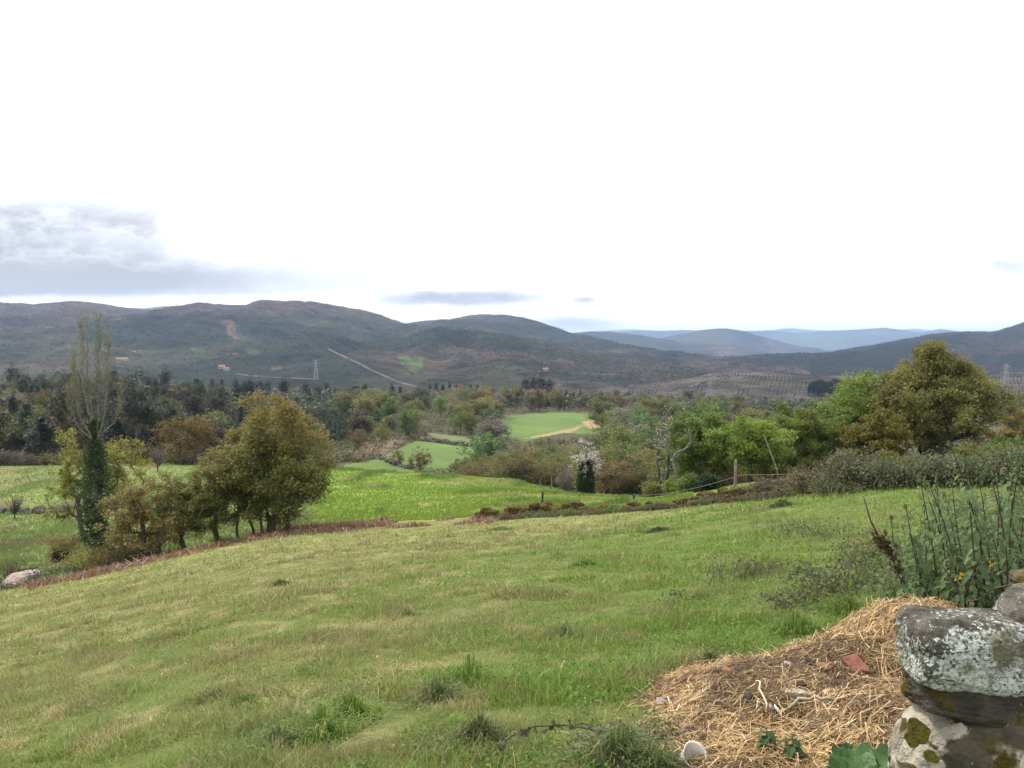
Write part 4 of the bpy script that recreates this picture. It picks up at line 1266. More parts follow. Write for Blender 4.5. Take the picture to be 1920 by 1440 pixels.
def woods():
    rng = np.random.RandomState(123)
    pines = [conifer_proto("pine_tree", 500 + i, 12, [5.0, 4.2, 5.6][i], 0.42, 85, 20, WHITE, clr=0.6) for i in range(3)]
    tallp = [make_tree("eucalyptus_tree", "tree", "tree", (0, 0, -500), 13, 5.0, 0.68, 0.32, 520 + i, 0.36, *WHITE, ncl=75, per=20, clr=0.7, r_base=0.16, bark=M_BARKG, lobes=0.4, gaps=0.42) for i in range(2)]
    young = [conifer_proto("young_pine", 540 + i, 4.0, 2.6, 0.30, 34, 11, WHITE, 0.5, 0.5, clr=0.35) for i in range(3)]

    def jit(c, a=0.8, b=1.3): return tuple(np.array(c) * rng.uniform(a, b) * rng.uniform(0.92, 1.08, 3))
    pc = (0.050, 0.070, 0.042)
    # dark mixed wood on the left
    spots = []
    for Y0, Y1, n in ((116, 170, 95), (170, 260, 120), (260, 400, 110), (400, 560, 60)):
        for i in range(n):
            px = rng.uniform(-160, 700 if Y0 > 170 else 500); Y = rng.uniform(Y0, Y1)
            if 470 < px and 175 < Y < 345: continue
            spots.append((px, Y))
    for i, (px, Y) in enumerate(spots):
        X = upx(px) * Y; f = rng.rand()
        left = px < 150
        if f < (0.35 if left else 0.62):
            put(pines[i % 3], "dark pine in the wood behind the left fields", "pines of the left wood", X, Y, rng.uniform(0.75, 1.1), jit(pc), f * 99, rng.uniform(0.62, 0.92))
        elif f < (0.45 if left else 0.78):
            put(tallp[i % 2], "tall dusky eucalyptus in the wood behind the left fields", "eucalyptus trees of the left wood", X, Y, rng.uniform(0.75, 1.1), jit((0.062, 0.070, 0.044)), f * 99)
        else:
            c = ["brown", "olive", "rust", "brown", "grey", "dark"][rng.randint(6)]
            put(FARS[i % 4], "%s tree in the wood behind the left fields" % WORD[c], "broadleaf trees of the left wood", X, Y, rng.uniform(0.8, 1.25), jit(TINTS[c], 0.65, 1.05), f * 99, name="woodland_tree")
    # single conifers
    S1 = [(735, 340, 720), (750, 345, 722), (760, 350, 730), (806, 400, 722), (818, 405, 716), (830, 402, 720), (843, 408, 717), (856, 405, 719), (869, 410, 718), (882, 405, 722), (895, 412, 720), (905, 405, 726), (962, 420, 725), (968, 430, 722),
          (1040, 430, 728), (1050, 425, 732), (1062, 430, 730), (1075, 428, 734), (1088, 430, 732), (1100, 425, 738), (780, 240, 772), (905, 235, 790), (918, 232, 792), (1115, 420, 740), (1130, 415, 742), (1145, 425, 745)]
    for i, (px, Y, tp) in enumerate(S1):
        X = upx(px) * Y; H = (EYE - tanp(tp) * Y) - float(gz(X, Y))
        put(pines[i % 3], "dark conifer standing over the belt beyond the far meadow", "dark conifers beyond the far meadow", X, Y, H / 12 * 0.95, jit(pc, 0.7, 1.0), i, H / 12)
    for i, (px, Y, tp) in enumerate([(985, 430, 705), (1000, 434, 698), (1015, 428, 702), (1030, 436, 704)]):
        X = upx(px) * Y; H = (EYE - tanp(tp) * Y) - float(gz(X, Y))
        put(tallp[i % 2], "tall dark round headed tree in the clump beyond the far meadow", "tall dark clump beyond the far meadow", X, Y, H / 13 * 0.8, jit((0.05, 0.05, 0.045), 0.8, 1.1), i * 2, H / 13)
    P0 = tallp[0]
    for i, (px, Y, tp) in enumerate([(352, 160, 728), (366, 162, 726), (398, 170, 730)]):
        X = upx(px) * Y; H = (EYE - tanp(tp) * Y) - float(gz(X, Y))
        put(P0, "tall eucalyptus with a pale bare trunk at the front of the left wood", "pale trunked eucalyptus trees", X, Y, H / 13 * 0.7, jit((0.075, 0.075, 0.05)), i * 2, H / 13)
    # young pine plantation: 300 of them one by one, the rest of the slope as one mass
    cells = []
    for Y in np.arange(178, 350, 3.1):
        for px in np.arange(470, 745, 3.0 / Y * FPX):
            p = px + rng.uniform(-0.35, 0.35) * 3.0 / Y * FPX
            if p > np.interp(Y, [178, 215, 350], [625, 690, 760]): continue
            if p < np.interp(Y, [178, 230, 350], [560, 480, 440]): continue
            cells.append((p, Y + rng.uniform(-1, 1)))
    for i, (px, Y) in enumerate(cells[:298]):
        X = upx(px) * Y
        put(young[i % 3], "young pine in the dense plantation on the slope left of the meadows", "young pines of the plantation", X, Y, rng.uniform(0.8, 1.3), jit((0.060, 0.078, 0.042)), i, rng.uniform(0.75, 1.2))
    mb = MB()
    far_mass(mb, [(upx(p) * Y, Y, float(gz(upx(p) * Y, Y))) for p, Y in cells[298:]], rng, 1.4, 4.0, (0.060, 0.078, 0.042), 10)
    # the floor of the wide valley beyond, up to the foot of the hills
    pts = []; cols = []
    while len(pts) < 5200:
        Y = math.exp(rng.uniform(math.log(360), math.log(900))); px = rng.uniform(-200, 2150)
        if px > 1480 and Y < 380: continue
        X = upx(px) * Y; pts.append((X, Y, float(gz(X, Y))))
    P = np.array(pts); g = fb2(P[:, 0] / 60, P[:, 1] / 60, 201, 3)
    pal = np.array([pc, (0.060, 0.075, 0.036), (0.10, 0.092, 0.055), (0.12, 0.10, 0.065), (0.105, 0.115, 0.045)])
    ix = np.clip((g * 8 - 1.8 + rng.normal(size=len(P)) * 0.7), 0, 4).astype(int)
    # greyer, barer wood on the right side of the valley
    far_mass(mb, P, rng, 2.1, 6.5, pal[ix], 12)
    stuff("distant_wood", mb.mesh("distant_wood", M_LEAF), "dusky continuous wood filling the valley floor up to the foot of the hills", "wood")


def far_mass(mb, P, rng, r, h, col, nq, q=0.95):
    """many small rough crowns in one mass"""
    P = np.array(P, float); n = len(P)
    if n == 0: return
    sc = rng.uniform(0.6, 1.35, n)
    idx = np.repeat(np.arange(n), nq)
    d = rng.normal(size=(n * nq, 3)); d /= np.linalg.norm(d, axis=1)[:, None]
    rad = rng.rand(n * nq)[:, None] ** 0.5
    zz = (d[:, 2:3] * rad + 1) / 2
    off = np.hstack([d[:, :2] * rad * r * (1.2 - zz * 0.7), zz * h])
    Q0 = P[idx] + off * sc[idx][:, None]
    c = np.broadcast_to(np.asarray(col, float), (n, 3))
    C = c[idx] * rng.uniform(0.78, 1.22, (n * nq, 1))
    V, Q, C = leaf_quads(rng, Q0, r * q, C, 0.5, 0.9)
    mb.add(V, None, Q, C)


valley_scrub()
woods()


def hill_cover():
    """scattered pines and scrub on the faces of the hills"""
    rng = np.random.RandomState(321); mb = MB()
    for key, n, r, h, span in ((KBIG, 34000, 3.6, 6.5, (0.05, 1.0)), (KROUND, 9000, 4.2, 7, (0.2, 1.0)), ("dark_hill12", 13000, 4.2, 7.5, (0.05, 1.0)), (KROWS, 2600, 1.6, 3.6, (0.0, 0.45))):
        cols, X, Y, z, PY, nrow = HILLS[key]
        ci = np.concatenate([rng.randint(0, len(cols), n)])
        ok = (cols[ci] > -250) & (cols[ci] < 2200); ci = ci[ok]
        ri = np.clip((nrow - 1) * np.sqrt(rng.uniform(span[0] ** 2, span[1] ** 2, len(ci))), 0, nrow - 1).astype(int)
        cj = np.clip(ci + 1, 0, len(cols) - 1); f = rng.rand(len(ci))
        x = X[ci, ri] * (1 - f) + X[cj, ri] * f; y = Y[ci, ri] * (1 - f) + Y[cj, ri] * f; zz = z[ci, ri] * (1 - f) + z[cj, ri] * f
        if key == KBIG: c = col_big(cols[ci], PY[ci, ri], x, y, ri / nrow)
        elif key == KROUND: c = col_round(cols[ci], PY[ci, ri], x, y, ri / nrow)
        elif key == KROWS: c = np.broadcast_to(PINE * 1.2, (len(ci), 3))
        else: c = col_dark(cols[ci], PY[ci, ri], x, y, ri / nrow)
        g = fb2(x / 120, y / 200, 331, 4)
        keep = (rng.rand(len(ci)) < ss(0.30, 0.6, g + 0.1) + (c.sum(1) < 0.13) * 0.4)
        P = np.stack([x, y, zz - 0.3], -1)[keep]
        far_mass(mb, P, rng, r * 0.46, h * 0.5, (c * 0.8 + PINE * 0.2)[keep] * rng.uniform(1.0, 2.0, (int(keep.sum()), 1)), 6)
    stuff("hill_scrub", mb.mesh("hill_scrub", M_LEAF), "dark pines and scrub scattered over the distant hillsides", "scrub")
    # planted rows of the terraced hill
    cols, X, Y, z, PY, nrow = HILLS[KROWS]; mb = MB(); pts = []
    for q in np.arange(1190, 2200, 7.5):
        for k in np.arange(16, nrow - 2, 0.45):
            f = k / nrow
            c_ = q + 26 * (f - 0.5) * math.sin(q / 90.0 + 0.6) + 10 * math.sin(f * 5 + q / 140.0)
            i = int(np.searchsorted(cols, c_)); k0 = int(k); fr = k - k0
            if not 0 < i < len(cols) - 1 or fb2(c_ / 30, f * 5, 163, 3) < 0.42: continue
            g0 = (c_ - cols[i - 1]) / (cols[i] - cols[i - 1])
            L_ = lambda A: (A[i - 1, k0] * (1 - g0) + A[i, k0] * g0) * (1 - fr) + (A[i - 1, k0 + 1] * (1 - g0) + A[i, k0 + 1] * g0) * fr
            pts.append((L_(X) + rng.normal() * 0.25, L_(Y), L_(z)))
    far_mass(mb, pts, rng, 0.9, 1.3, (0.026, 0.026, 0.020), 2)
    stuff("planted_rows", mb.mesh("planted_rows", M_LEAF), "low planted shrubs in curved rows on the brown terraced hill", "plantation")
    # dark clump on the terraced hill, trees of the skyline
    pr = conifer_proto("hill_pine", 560, 14, 9, 1.1, 60, 16, WHITE, clr=1.2)
    for i in range(20):
        px = 1520 + i * 3.6 + rng.uniform(-2, 2); p = hill_at(KROWS, px, rng.uniform(738, 745))
        H = rng.uniform(13, 17)
        loc = (p[0], p[1], p[2] - 0.5)
        if i == 0:
            o = pr; o.location = loc; o.scale = (H / 14,) * 3; o["label"] = "dark conifer in the clump on the brown terraced hill"; o["group"] = "dark conifers on the terraced hill"
            for c in o.children: c.color = (0.022, 0.034, 0.022, 1)
        else:
            clone(pr, loc, i, H / 14, "dark conifer in the clump on the brown terraced hill", "dark conifers on the terraced hill", (0.022, 0.034, 0.022))


hill_cover()


# ------------------------------------------------------------------ buildings, masts
def far_house(px, py, w, d, h, lb, seed):
    p = hill_at(KBIG, px, py)
    t = thing("farm_house", lb, "house", (p[0], p[1], p[2] - 1.0), 0.25 * seed)
    m = MB(); m.box((-w / 2, -d / 2, 0), (w / 2, d / 2, h)); link("wall", m.mesh("wall", M_WALLP), t)
    m = MB(); o = 0.5
    V = [(-w / 2 - o, -d / 2 - o, h), (w / 2 + o, -d / 2 - o, h), (w / 2 + o, d / 2 + o, h), (-w / 2 - o, d / 2 + o, h), (-w / 2 - o, 0, h + d * 0.3), (w / 2 + o, 0, h + d * 0.3)]
    m.add(V, [(0, 4, 3), (1, 2, 5)], [(0, 1, 5, 4), (2, 3, 4, 5), (3, 2, 1, 0)]); rf = link("roof", m.mesh("roof", M_ROOF), t)
    m = MB(); m.box((w * 0.2, 0.3, h + d * 0.2), (w * 0.2 + 0.9, 1.2, h + d * 0.42)); link("chimney", m.mesh("chimney", M_WALLP), rf)
    for i in range(3):
        x = -w / 2 + w * (i + 0.5) / 3
        m = MB(); m.box((x - 0.6, -d / 2 - 0.06, h * 0.35), (x + 0.6, -d / 2 + 0.05, h * 0.75)); link("window", m.mesh("window", M_GLASS), t)


far_house(415, 692, 7, 6, 3.6, "small cream house, left of the pair on the far slope above the dark wood", 1)
far_house(425, 693, 6, 5, 3.2, "small cream house, right of the pair on the far slope above the dark wood", -1)
far_house(104, 680, 9, 6, 3.5, "house with reddish roof far left, just above the dark wood", 0.5)
far_house(249, 664, 9, 6, 3.5, "pale house on the far slope right of the poplar top", 0.3)
far_house(228, 676, 15, 6, 2.8, "long low pale building on the far slope behind the poplar", 0.2)
far_house(1022, 694, 6, 5, 3, "tiny pale house on the slope above the tall dark clump", 0.4)


def pylon(name, lb, base, H, w, r=0.075):
    t = thing(name, lb, "pylon", base, 0.5)
    m = MB()
    n = 9
    def half(f): return w / 2 * (1 - f) ** 1.2 + 0.45
    for k in range(n):
        f0, f1 = k / n, (k + 1) / n
        a, b = half(f0), half(f1)
        c0 = [(a, a), (-a, a), (-a, -a), (a, -a)]; c1 = [(b, b), (-b, b), (-b, -b), (b, -b)]
        for q in range(4):
            m.tube([(*c0[q], f0 * H), (*c1[q], f1 * H)], r, 4)
            m.tube([(*c0[q], f0 * H), (*c1[(q + 1) % 4], f1 * H)], r * 0.6, 4)
            m.tube([(*c0[(q + 1) % 4], f0 * H), (*c1[q], f1 * H)], r * 0.6, 4)
    link("lattice_tower", m.mesh("lattice_tower", M_STEEL), t)
    for z, l in ((0.70, 4.2), (0.82, 5.0), (0.94, 3.6)):
        m = MB(); b = half(z)
        for sx in (-1, 1):
            m.tube([(sx * b, 0, z * H), (sx * l, 0, z * H + 0.2)], r * 0.9, 4); m.tube([(sx * b, 0, (z + 0.035) * H), (sx * l, 0, z * H + 0.2)], r * 0.6, 4)
            m.tube([(sx * l, 0, z * H + 0.2), (sx * l, 0, z * H - 1.4)], r * 0.9, 4)
        link("cross_arm", m.mesh("cross_arm", M_STEEL), t)


def place_pylon(px, Y, tp, w, lb):
    X = upx(px) * Y; z = float(gz(X, Y)); pylon("lattice_pylon", lb, (X, Y, z), (EYE - tanp(tp) * Y) - z, w)


place_pylon(1331, 560, 700, 4.5, "steel lattice pylon in front of the terraced hill, above the bright green oak")
place_pylon(1887, 420, 682, 4.0, "steel lattice pylon to the right of the big oak")
p = hill_at(KBIG, 592, 712); pylon("lattice_pylon", "faint lattice pylon on the slope below the long dirt track", tuple(p), 22, 4, 0.10)
p = hill_at(KBIG, 289, 590)
t = thing("radio_mast", "thin radio mast on the saddle of the left ridge", "mast", (p[0], p[1], p[2] - 1)); m = MB()
for a in range(3): m.tube([(math.cos(a * 2.09) * 0.9, math.sin(a * 2.09) * 0.9, 0), (math.cos(a * 2.09) * 0.4, math.sin(a * 2.09) * 0.4, 44)], 0.22, 4)
for i in range(22):
    for a in range(3): m.tube([(math.cos(a * 2.09) * 0.8, math.sin(a * 2.09) * 0.8, i * 2), (math.cos(a * 2.09 + 2.09) * 0.8, math.sin(a * 2.09 + 2.09) * 0.8, i * 2 + 2)], 0.12, 3)
link("lattice", m.mesh("lattice", M_STEEL), t)
m = MB(); m.tube([(0, 0, 43), (0, 0, 50)], 0.2, 5); link("antenna", m.mesh("antenna", M_STEEL), t)


# ------------------------------------------------------------------ stones and dry walls
def ico(n):
    """unit sphere from a subdivided cube"""
    g = np.linspace(-1, 1, n + 1); a, b = np.meshgrid(g, g, indexing="ij"); a = a.ravel(); b = b.ravel(); o = np.ones_like(a)
    V = []; Q = []
    i = np.arange(n)[:, None] * (n + 1); j = np.arange(n)[None]
    q = np.stack([i + j, i + n + 1 + j, i + n + 2 + j, i + j + 1], -1).reshape(-1, 4)
    for k, f in enumerate(((o, a, b), (-o, b, a), (b, o, a), (a, -o, b), (a, b, o), (b, a, -o))):
        V.append(np.stack(f, -1)); Q.append(q + k * (n + 1) ** 2)
    return np.vstack(V), np.vstack(Q)


def stone_geo(size, n, seed, e=3.2, rough=0.10, fine=0.032, cuts=4):
    """rounded irregular block, e: squareness"""
    V, Q = ico(n)
    d = V / np.linalg.norm(V, axis=1)[:, None]
    s = (np.abs(d) ** e).sum(1) ** (-1 / e)
    p = d * s[:, None]
    rc = np.random.RandomState(seed * 7 + 1)
    for _ in range(cuts):
        nv = rc.normal(size=3); nv /= np.linalg.norm(nv)
        pr = p @ nv; lim = pr.max() * rc.uniform(0.84, 0.95)
        p = p - np.maximum(pr - lim, 0)[:, None] * nv * 0.92
    k = 1 + rough * 2 * (fb3(p * 1.3 + 20, seed, 3) - 0.5) + rough * 1.2 * (fb3(p * 3.1 + 40, seed + 2, 3) - 0.5) + fine * 2 * (fb3(p * 9 + 60, seed + 4, 4) - 0.5)
    p = p * k[:, None] * np.array(size) / 2
    return p, Q


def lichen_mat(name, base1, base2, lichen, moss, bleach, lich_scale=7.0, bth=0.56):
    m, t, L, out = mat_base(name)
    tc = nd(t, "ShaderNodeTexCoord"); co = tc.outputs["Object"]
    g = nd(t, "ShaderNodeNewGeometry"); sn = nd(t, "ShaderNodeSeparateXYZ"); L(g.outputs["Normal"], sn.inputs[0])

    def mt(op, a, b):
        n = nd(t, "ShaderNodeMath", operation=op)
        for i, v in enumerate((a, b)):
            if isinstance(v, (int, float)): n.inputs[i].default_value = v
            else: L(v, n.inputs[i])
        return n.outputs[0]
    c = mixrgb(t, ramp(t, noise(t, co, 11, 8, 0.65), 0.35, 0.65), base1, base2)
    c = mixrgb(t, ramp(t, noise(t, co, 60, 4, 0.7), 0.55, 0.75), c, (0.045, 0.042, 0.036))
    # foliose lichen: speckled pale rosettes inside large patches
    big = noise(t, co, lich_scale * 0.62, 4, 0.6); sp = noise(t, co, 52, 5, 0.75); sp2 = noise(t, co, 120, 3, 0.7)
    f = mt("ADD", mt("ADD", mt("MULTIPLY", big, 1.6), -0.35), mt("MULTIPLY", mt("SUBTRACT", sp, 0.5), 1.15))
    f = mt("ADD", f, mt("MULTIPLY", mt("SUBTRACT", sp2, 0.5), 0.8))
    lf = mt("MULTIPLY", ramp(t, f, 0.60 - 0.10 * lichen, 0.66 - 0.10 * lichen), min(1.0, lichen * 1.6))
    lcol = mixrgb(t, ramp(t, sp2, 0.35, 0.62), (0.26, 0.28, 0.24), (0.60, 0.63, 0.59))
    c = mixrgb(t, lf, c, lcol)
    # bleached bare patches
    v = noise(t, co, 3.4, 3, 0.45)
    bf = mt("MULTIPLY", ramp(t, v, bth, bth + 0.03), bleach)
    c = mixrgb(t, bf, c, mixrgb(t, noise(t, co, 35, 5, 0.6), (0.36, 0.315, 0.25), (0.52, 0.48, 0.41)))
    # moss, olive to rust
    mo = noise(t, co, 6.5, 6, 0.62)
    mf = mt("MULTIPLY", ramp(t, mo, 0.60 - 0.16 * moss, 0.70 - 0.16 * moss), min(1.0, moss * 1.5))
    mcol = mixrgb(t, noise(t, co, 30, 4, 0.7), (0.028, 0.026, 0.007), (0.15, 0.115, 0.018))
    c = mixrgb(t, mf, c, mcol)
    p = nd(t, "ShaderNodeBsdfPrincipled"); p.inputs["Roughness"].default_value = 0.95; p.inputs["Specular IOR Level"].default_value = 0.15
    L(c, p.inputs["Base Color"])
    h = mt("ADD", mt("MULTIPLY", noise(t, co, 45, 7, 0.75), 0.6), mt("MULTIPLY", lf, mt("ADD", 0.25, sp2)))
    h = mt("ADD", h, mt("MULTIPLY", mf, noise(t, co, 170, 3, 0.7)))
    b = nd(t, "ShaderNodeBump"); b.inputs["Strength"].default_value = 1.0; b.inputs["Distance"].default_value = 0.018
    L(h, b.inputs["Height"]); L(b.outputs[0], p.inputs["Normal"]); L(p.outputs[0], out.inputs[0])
    return m


M_CAP = lichen_mat("lichened_granite", (0.050, 0.046, 0.038), (0.155, 0.14, 0.115), 1.75, 0.50, 0.8, 5.0, 0.68)
def bleached_end(mat, spots):
    t = mat.node_tree; L = t.links.new
    p = [n for n in t.nodes if n.type == 'BSDF_PRINCIPLED'][0]
    src = p.inputs['Base Color'].links[0].from_socket
    co = [n for n in t.nodes if n.type == 'TEX_COORD'][0].outputs['Object']
    no = nd(t, 'ShaderNodeTexNoise', i_Scale=14.0, i_Detail=6.0); L(co, no.inputs['Vector'])
    c = src
    for x, z, rad in spots:
        s_ = nd(t, 'ShaderNodeVectorMath', operation='MULTIPLY_ADD'); L(co, s_.inputs[0]); s_.inputs[1].default_value = (1 / rad, 0, 1 / rad); s_.inputs[2].default_value = (-x / rad, 0, -z / rad)
        ln = nd(t, 'ShaderNodeVectorMath', operation='LENGTH'); L(s_.outputs[0], ln.inputs[0])
        a = nd(t, 'ShaderNodeMath', operation='MULTIPLY_ADD'); L(no.outputs[0], a.inputs[0]); a.inputs[1].default_value = 2.6; L(ln.outputs['Value'], a.inputs[2])
        n2 = nd(t, 'ShaderNodeTexNoise', i_Scale=40.0, i_Detail=5.0); L(co, n2.inputs['Vector'])
        c = mixrgb(t, ramp(t, a.outputs[0], 2.40, 2.22), c, mixrgb(t, n2.outputs[0], (0.26, 0.225, 0.17), (0.50, 0.455, 0.375)))
    L(c, p.inputs['Base Color'])


M_LOWER = lichen_mat("mossy_granite", (0.040, 0.034, 0.025), (0.10, 0.085, 0.06), 0.55, 0.80, 1.0, 7.0, 0.47)
bleached_end(M_LOWER, [(-0.245, 0.150, 0.046), (-0.29, 0.05, 0.036), (-0.215, 0.00, 0.026), (0.02, 0.03, 0.034), (-0.01, -0.05, 0.028)])
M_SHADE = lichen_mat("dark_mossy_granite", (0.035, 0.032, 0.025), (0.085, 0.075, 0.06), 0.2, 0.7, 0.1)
M_MOSSY = lichen_mat("moss_covered_stone", (0.10, 0.08, 0.05), (0.18, 0.15, 0.11), 0.15, 1.0, 0.2)
M_RUBBLE = lichen_mat("rust_mossy_rubble", (0.040, 0.025, 0.016), (0.095, 0.060, 0.034), 0.12, 1.1, 0.0, 4.0)
M_BOULDER = rough_mat("pale_rock", (0.20, 0.155, 0.13), (0.36, 0.30, 0.265), 1.4, 0.6, bdist=0.05)
M_GREYST = lichen_mat("grey_field_stone", (0.05, 0.05, 0.045), (0.12, 0.115, 0.10), 0.25, 0.5, 0.1, 3.0)
M_MOSS = rough_mat("moss_cushion", (0.030, 0.030, 0.007), (0.17, 0.15, 0.02), 22, 1.0, bscale=120, bdist=0.012)


def wall_right():
    t = thing("stone_wall", "end of a rough granite wall with white lichen and moss, beside the straw heap", "wall", (1.62, 2.45, 0.0))
    bx = np.array((1.62, 2.45, 0.0))

    def stone(px0, px1, py0, py1, Y, dep, mat, seed, rz=0.0, tilt=0.0, e=3.2, rough=0.10, n=56, label=None, yaw=0.0):
        x0, x1 = upx(px0) * (Y + 0.72 * dep) * 1.016, upx(px1) * Y
        z0, z1 = EYE - tanp(py1) * Y, EYE - tanp(py0) * (Y + 0.55 * dep)
        c = np.array(((x0 + x1) / 2, Y + dep / 2, (z0 + z1) / 2))
        V, Q = stone_geo((x1 - x0, dep, z1 - z0), n, seed, e, rough)
        o = link("stone", make_mesh("stone", V, None, Q, None, True, (mat,)), t, tuple(c - bx))
        o.rotation_euler = (0, tilt, yaw)
        if label: o["label"] = label
        return o
    stone(1688, 1990, 1150, 1310, 2.02, 0.20, M_CAP, 3, e=6.0, rough=0.085, n=110, tilt=0.05, yaw=-0.02, label="long capstone speckled with white lichen")
    stone(1862, 2300, 1098, 1316, 2.02, 0.24, M_CAP, 17, e=4.5, rough=0.10, n=90, tilt=0.03, yaw=-0.10, label="upper lichened stone cut by the right edge")
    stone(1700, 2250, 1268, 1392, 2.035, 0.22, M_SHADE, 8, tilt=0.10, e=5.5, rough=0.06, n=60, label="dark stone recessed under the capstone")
    lo = stone(1660, 2240, 1318, 1640, 1.98, 0.30, M_LOWER, 12, e=2.7, rough=0.10, n=100, tilt=0.07, label="brown mossy stone with bleached white patches")
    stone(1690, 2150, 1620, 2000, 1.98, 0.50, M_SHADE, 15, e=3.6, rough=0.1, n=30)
    stone(1898, 2120, 1080, 1150, 2.75, 0.40, M_MOSSY, 19, e=2.6, rough=0.12, n=40, label="moss covered stone behind the capstone")
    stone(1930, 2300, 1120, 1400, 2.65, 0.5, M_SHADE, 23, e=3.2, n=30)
    for i in range(5):            # the wall goes on to the right, outside the picture
        stone(2235 + i * 330, 2570 + i * 330, 1120 + (i % 2) * 20, 1420, 2.08, 0.6, M_CAP, 30 + i, e=3.6, rough=0.13, n=26)
        stone(2225 + i * 360, 2590 + i * 360, 1410, 1720, 2.04, 0.62, M_LOWER, 40 + i, e=3.6, rough=0.11, n=24)
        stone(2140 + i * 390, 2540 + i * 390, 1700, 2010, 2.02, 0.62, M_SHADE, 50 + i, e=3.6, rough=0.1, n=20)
    # moss cushions on the lower stone
    for i, (px, py, s) in enumerate(((1705, 1372, 0.018), (1715, 1380, 0.021), (1712, 1392, 0.024), (1722, 1398, 0.020), (1700, 1398, 0.020), (1706, 1408, 0.017), (1728, 1386, 0.015), (1738, 1430, 0.018), (1748, 1436, 0.014))):
        q = at(px, py, 2.03); V, Q = stone_geo((s * 1.5, s * 0.9, s * 1.5), 18, 70 + i, 2.2, 0.30, 0.16, 0)
        o = link("moss_cushion", make_mesh("moss_cushion", V, None, Q, None, True, (M_MOSS,)), lo)
        o.location = tuple(q - bx - np.array(lo.location)); o["label"] = "olive moss cushion"
    return t


wall_right()


def rubble_wall(name, label, pts, mat, n, s0, s1, hgt, seed, wid=0.6, cat="wall", nn=9, sub=0.06):
    """a low tumbled wall: a run of stones, one mesh part per stone for the ones that show"""
    rng = np.random.RandomState(seed)
    P = np.array([P3(px, Y) for px, Y in pts])
    seg = np.r_[0, np.cumsum(np.linalg.norm(np.diff(P, axis=0), axis=1))]
    t = thing(name, label, cat, tuple(P[len(P) // 2]))
    b = np.array(P[len(P) // 2])
    rest = MB(); cnt = 0
    for i in range(n):
        f = (i + rng.rand()) / n * seg[-1]
        x, y = np.interp(f, seg, P[:, 0]), np.interp(f, seg, P[:, 1])
        x += rng.normal() * wid * 0.3; y += rng.normal() * wid * 0.4
        s = rng.uniform(s0, s1); lev = rng.rand()
        q = np.array((x, y, float(gz(x, y)) + (lev * hgt) - sub))
        V, Q = stone_geo((s * rng.uniform(0.7, 1.5), s * rng.uniform(0.7, 1.2), s * rng.uniform(0.5, 1.1)), nn, seed + i, 4.0, 0.36, 0.12)
        a = rng.rand() * 6.28; c_, s_ = math.cos(a), math.sin(a)
        V = V @ np.array([[c_, -s_, 0], [s_, c_, 0], [0, 0, 1]]).T
        if cnt < 95:
            cnt += 1
            o = link("stone", make_mesh("stone", V, None, Q, None, True, (mat,)), t, tuple(q - b))
        else:
            rest.add(V + q - b, None, Q)
    if rest.n:
        o = link("small_stones", rest.mesh("small_stones", mat, True), t); o["kind"] = "stuff"
    return t


rubble_wall("field_wall", "tumbled rusty brown rubble wall on the far edge of the field, left stretch", [(905, 37.6), (960, 37.0), (1040, 36.2), (1100, 35.2)], M_RUBBLE, 95, 0.24, 0.52, 0.50, 601)
rubble_wall("field_wall", "low sunken rubble wall half hidden in weeds, middle stretch", [(1100, 35.2), (1200, 32.4), (1300, 29.6)], M_RUBBLE, 70, 0.18, 0.40, 0.32, 602)
rubble_wall("field_wall", "mossy rubble wall around the foot of the tall fence post, up to the bramble hedge", [(1300, 29.2), (1378, 27.2), (1460, 25.0), (1560, 22.3)], M_RUBBLE, 95, 0.18, 0.44, 0.40, 603)
rubble_wall("field_wall", "dark low stone wall between the two left fields", [(-60, 67), (30, 66), (90, 65.3), (150, 65)], M_GREYST, 70, 0.3, 0.6, 0.45, 604, 0.5)
rubble_wall("field_wall", "dark terrace wall above the middle meadow", [(800, 203), (835, 200), (880, 195), (935, 190)], M_GREYST, 70, 0.9, 1.7, 0.7, 605, 0.8, nn=5)
rubble_wall("field_wall", "short dark wall at the left corner of the middle meadow", [(715, 160), (740, 152), (765, 146)], M_GREYST, 24, 0.8, 1.4, 0.5, 606, 0.8, nn=5)


def single_stone(name, label, px, Y, size, mat, seed, dz=0.0, rz=0.0, cat="rock", e=2.6, n=16):
    V, Q = stone_geo(size, n, seed, e, 0.16, 0.03)
    o = link(name, make_mesh(name, V, None, Q, None, True, (mat,)), None, tuple(P3(px, Y, dz)))
    o.rotation_euler = (0, 0, rz)
    return tag(o, label, cat)


single_stone("stone", "white bleached stone in the mossy wall before the bramble hedge", 1513, 23.2, (0.34, 0.25, 0.26), M_BOULDER, 700, 0.32)
single_stone("boulder", "pale pinkish boulder among the brambles at the left edge", 50, 38.2, (2.0, 1.6, 1.5), M_BOULDER, 701, 0.25, 0.5, n=40)
single_stone("boulder", "small pale rock at the left edge, beside the large pale boulder", 4, 38.0, (1.0, 0.7, 0.5), M_BOULDER, 702, 0.2)


# ------------------------------------------------------------------ fence
def post(px, Y, top, r, mat, lb, lean=0.0, leany=0.0, name="fence_post", n=7, bottom=None):
    b = P3(px, Y)
    H = (EYE - tanp(top) * Y) - b.z
    m = MB(); tt = np.linspace(0, 1, 7); rng = np.random.RandomState(int(px))
    P = np.stack([lean * tt * H + rng.normal(size=7) * 0.006, leany * tt * H, -0.25 + tt * (H + 0.25)], -1)
    m.tube(P, r * (1.05 - 0.15 * tt), n)
    o = link(name, m.mesh(name, mat, False), None, tuple(b))
    tag(o, lb, "post"); return b, H


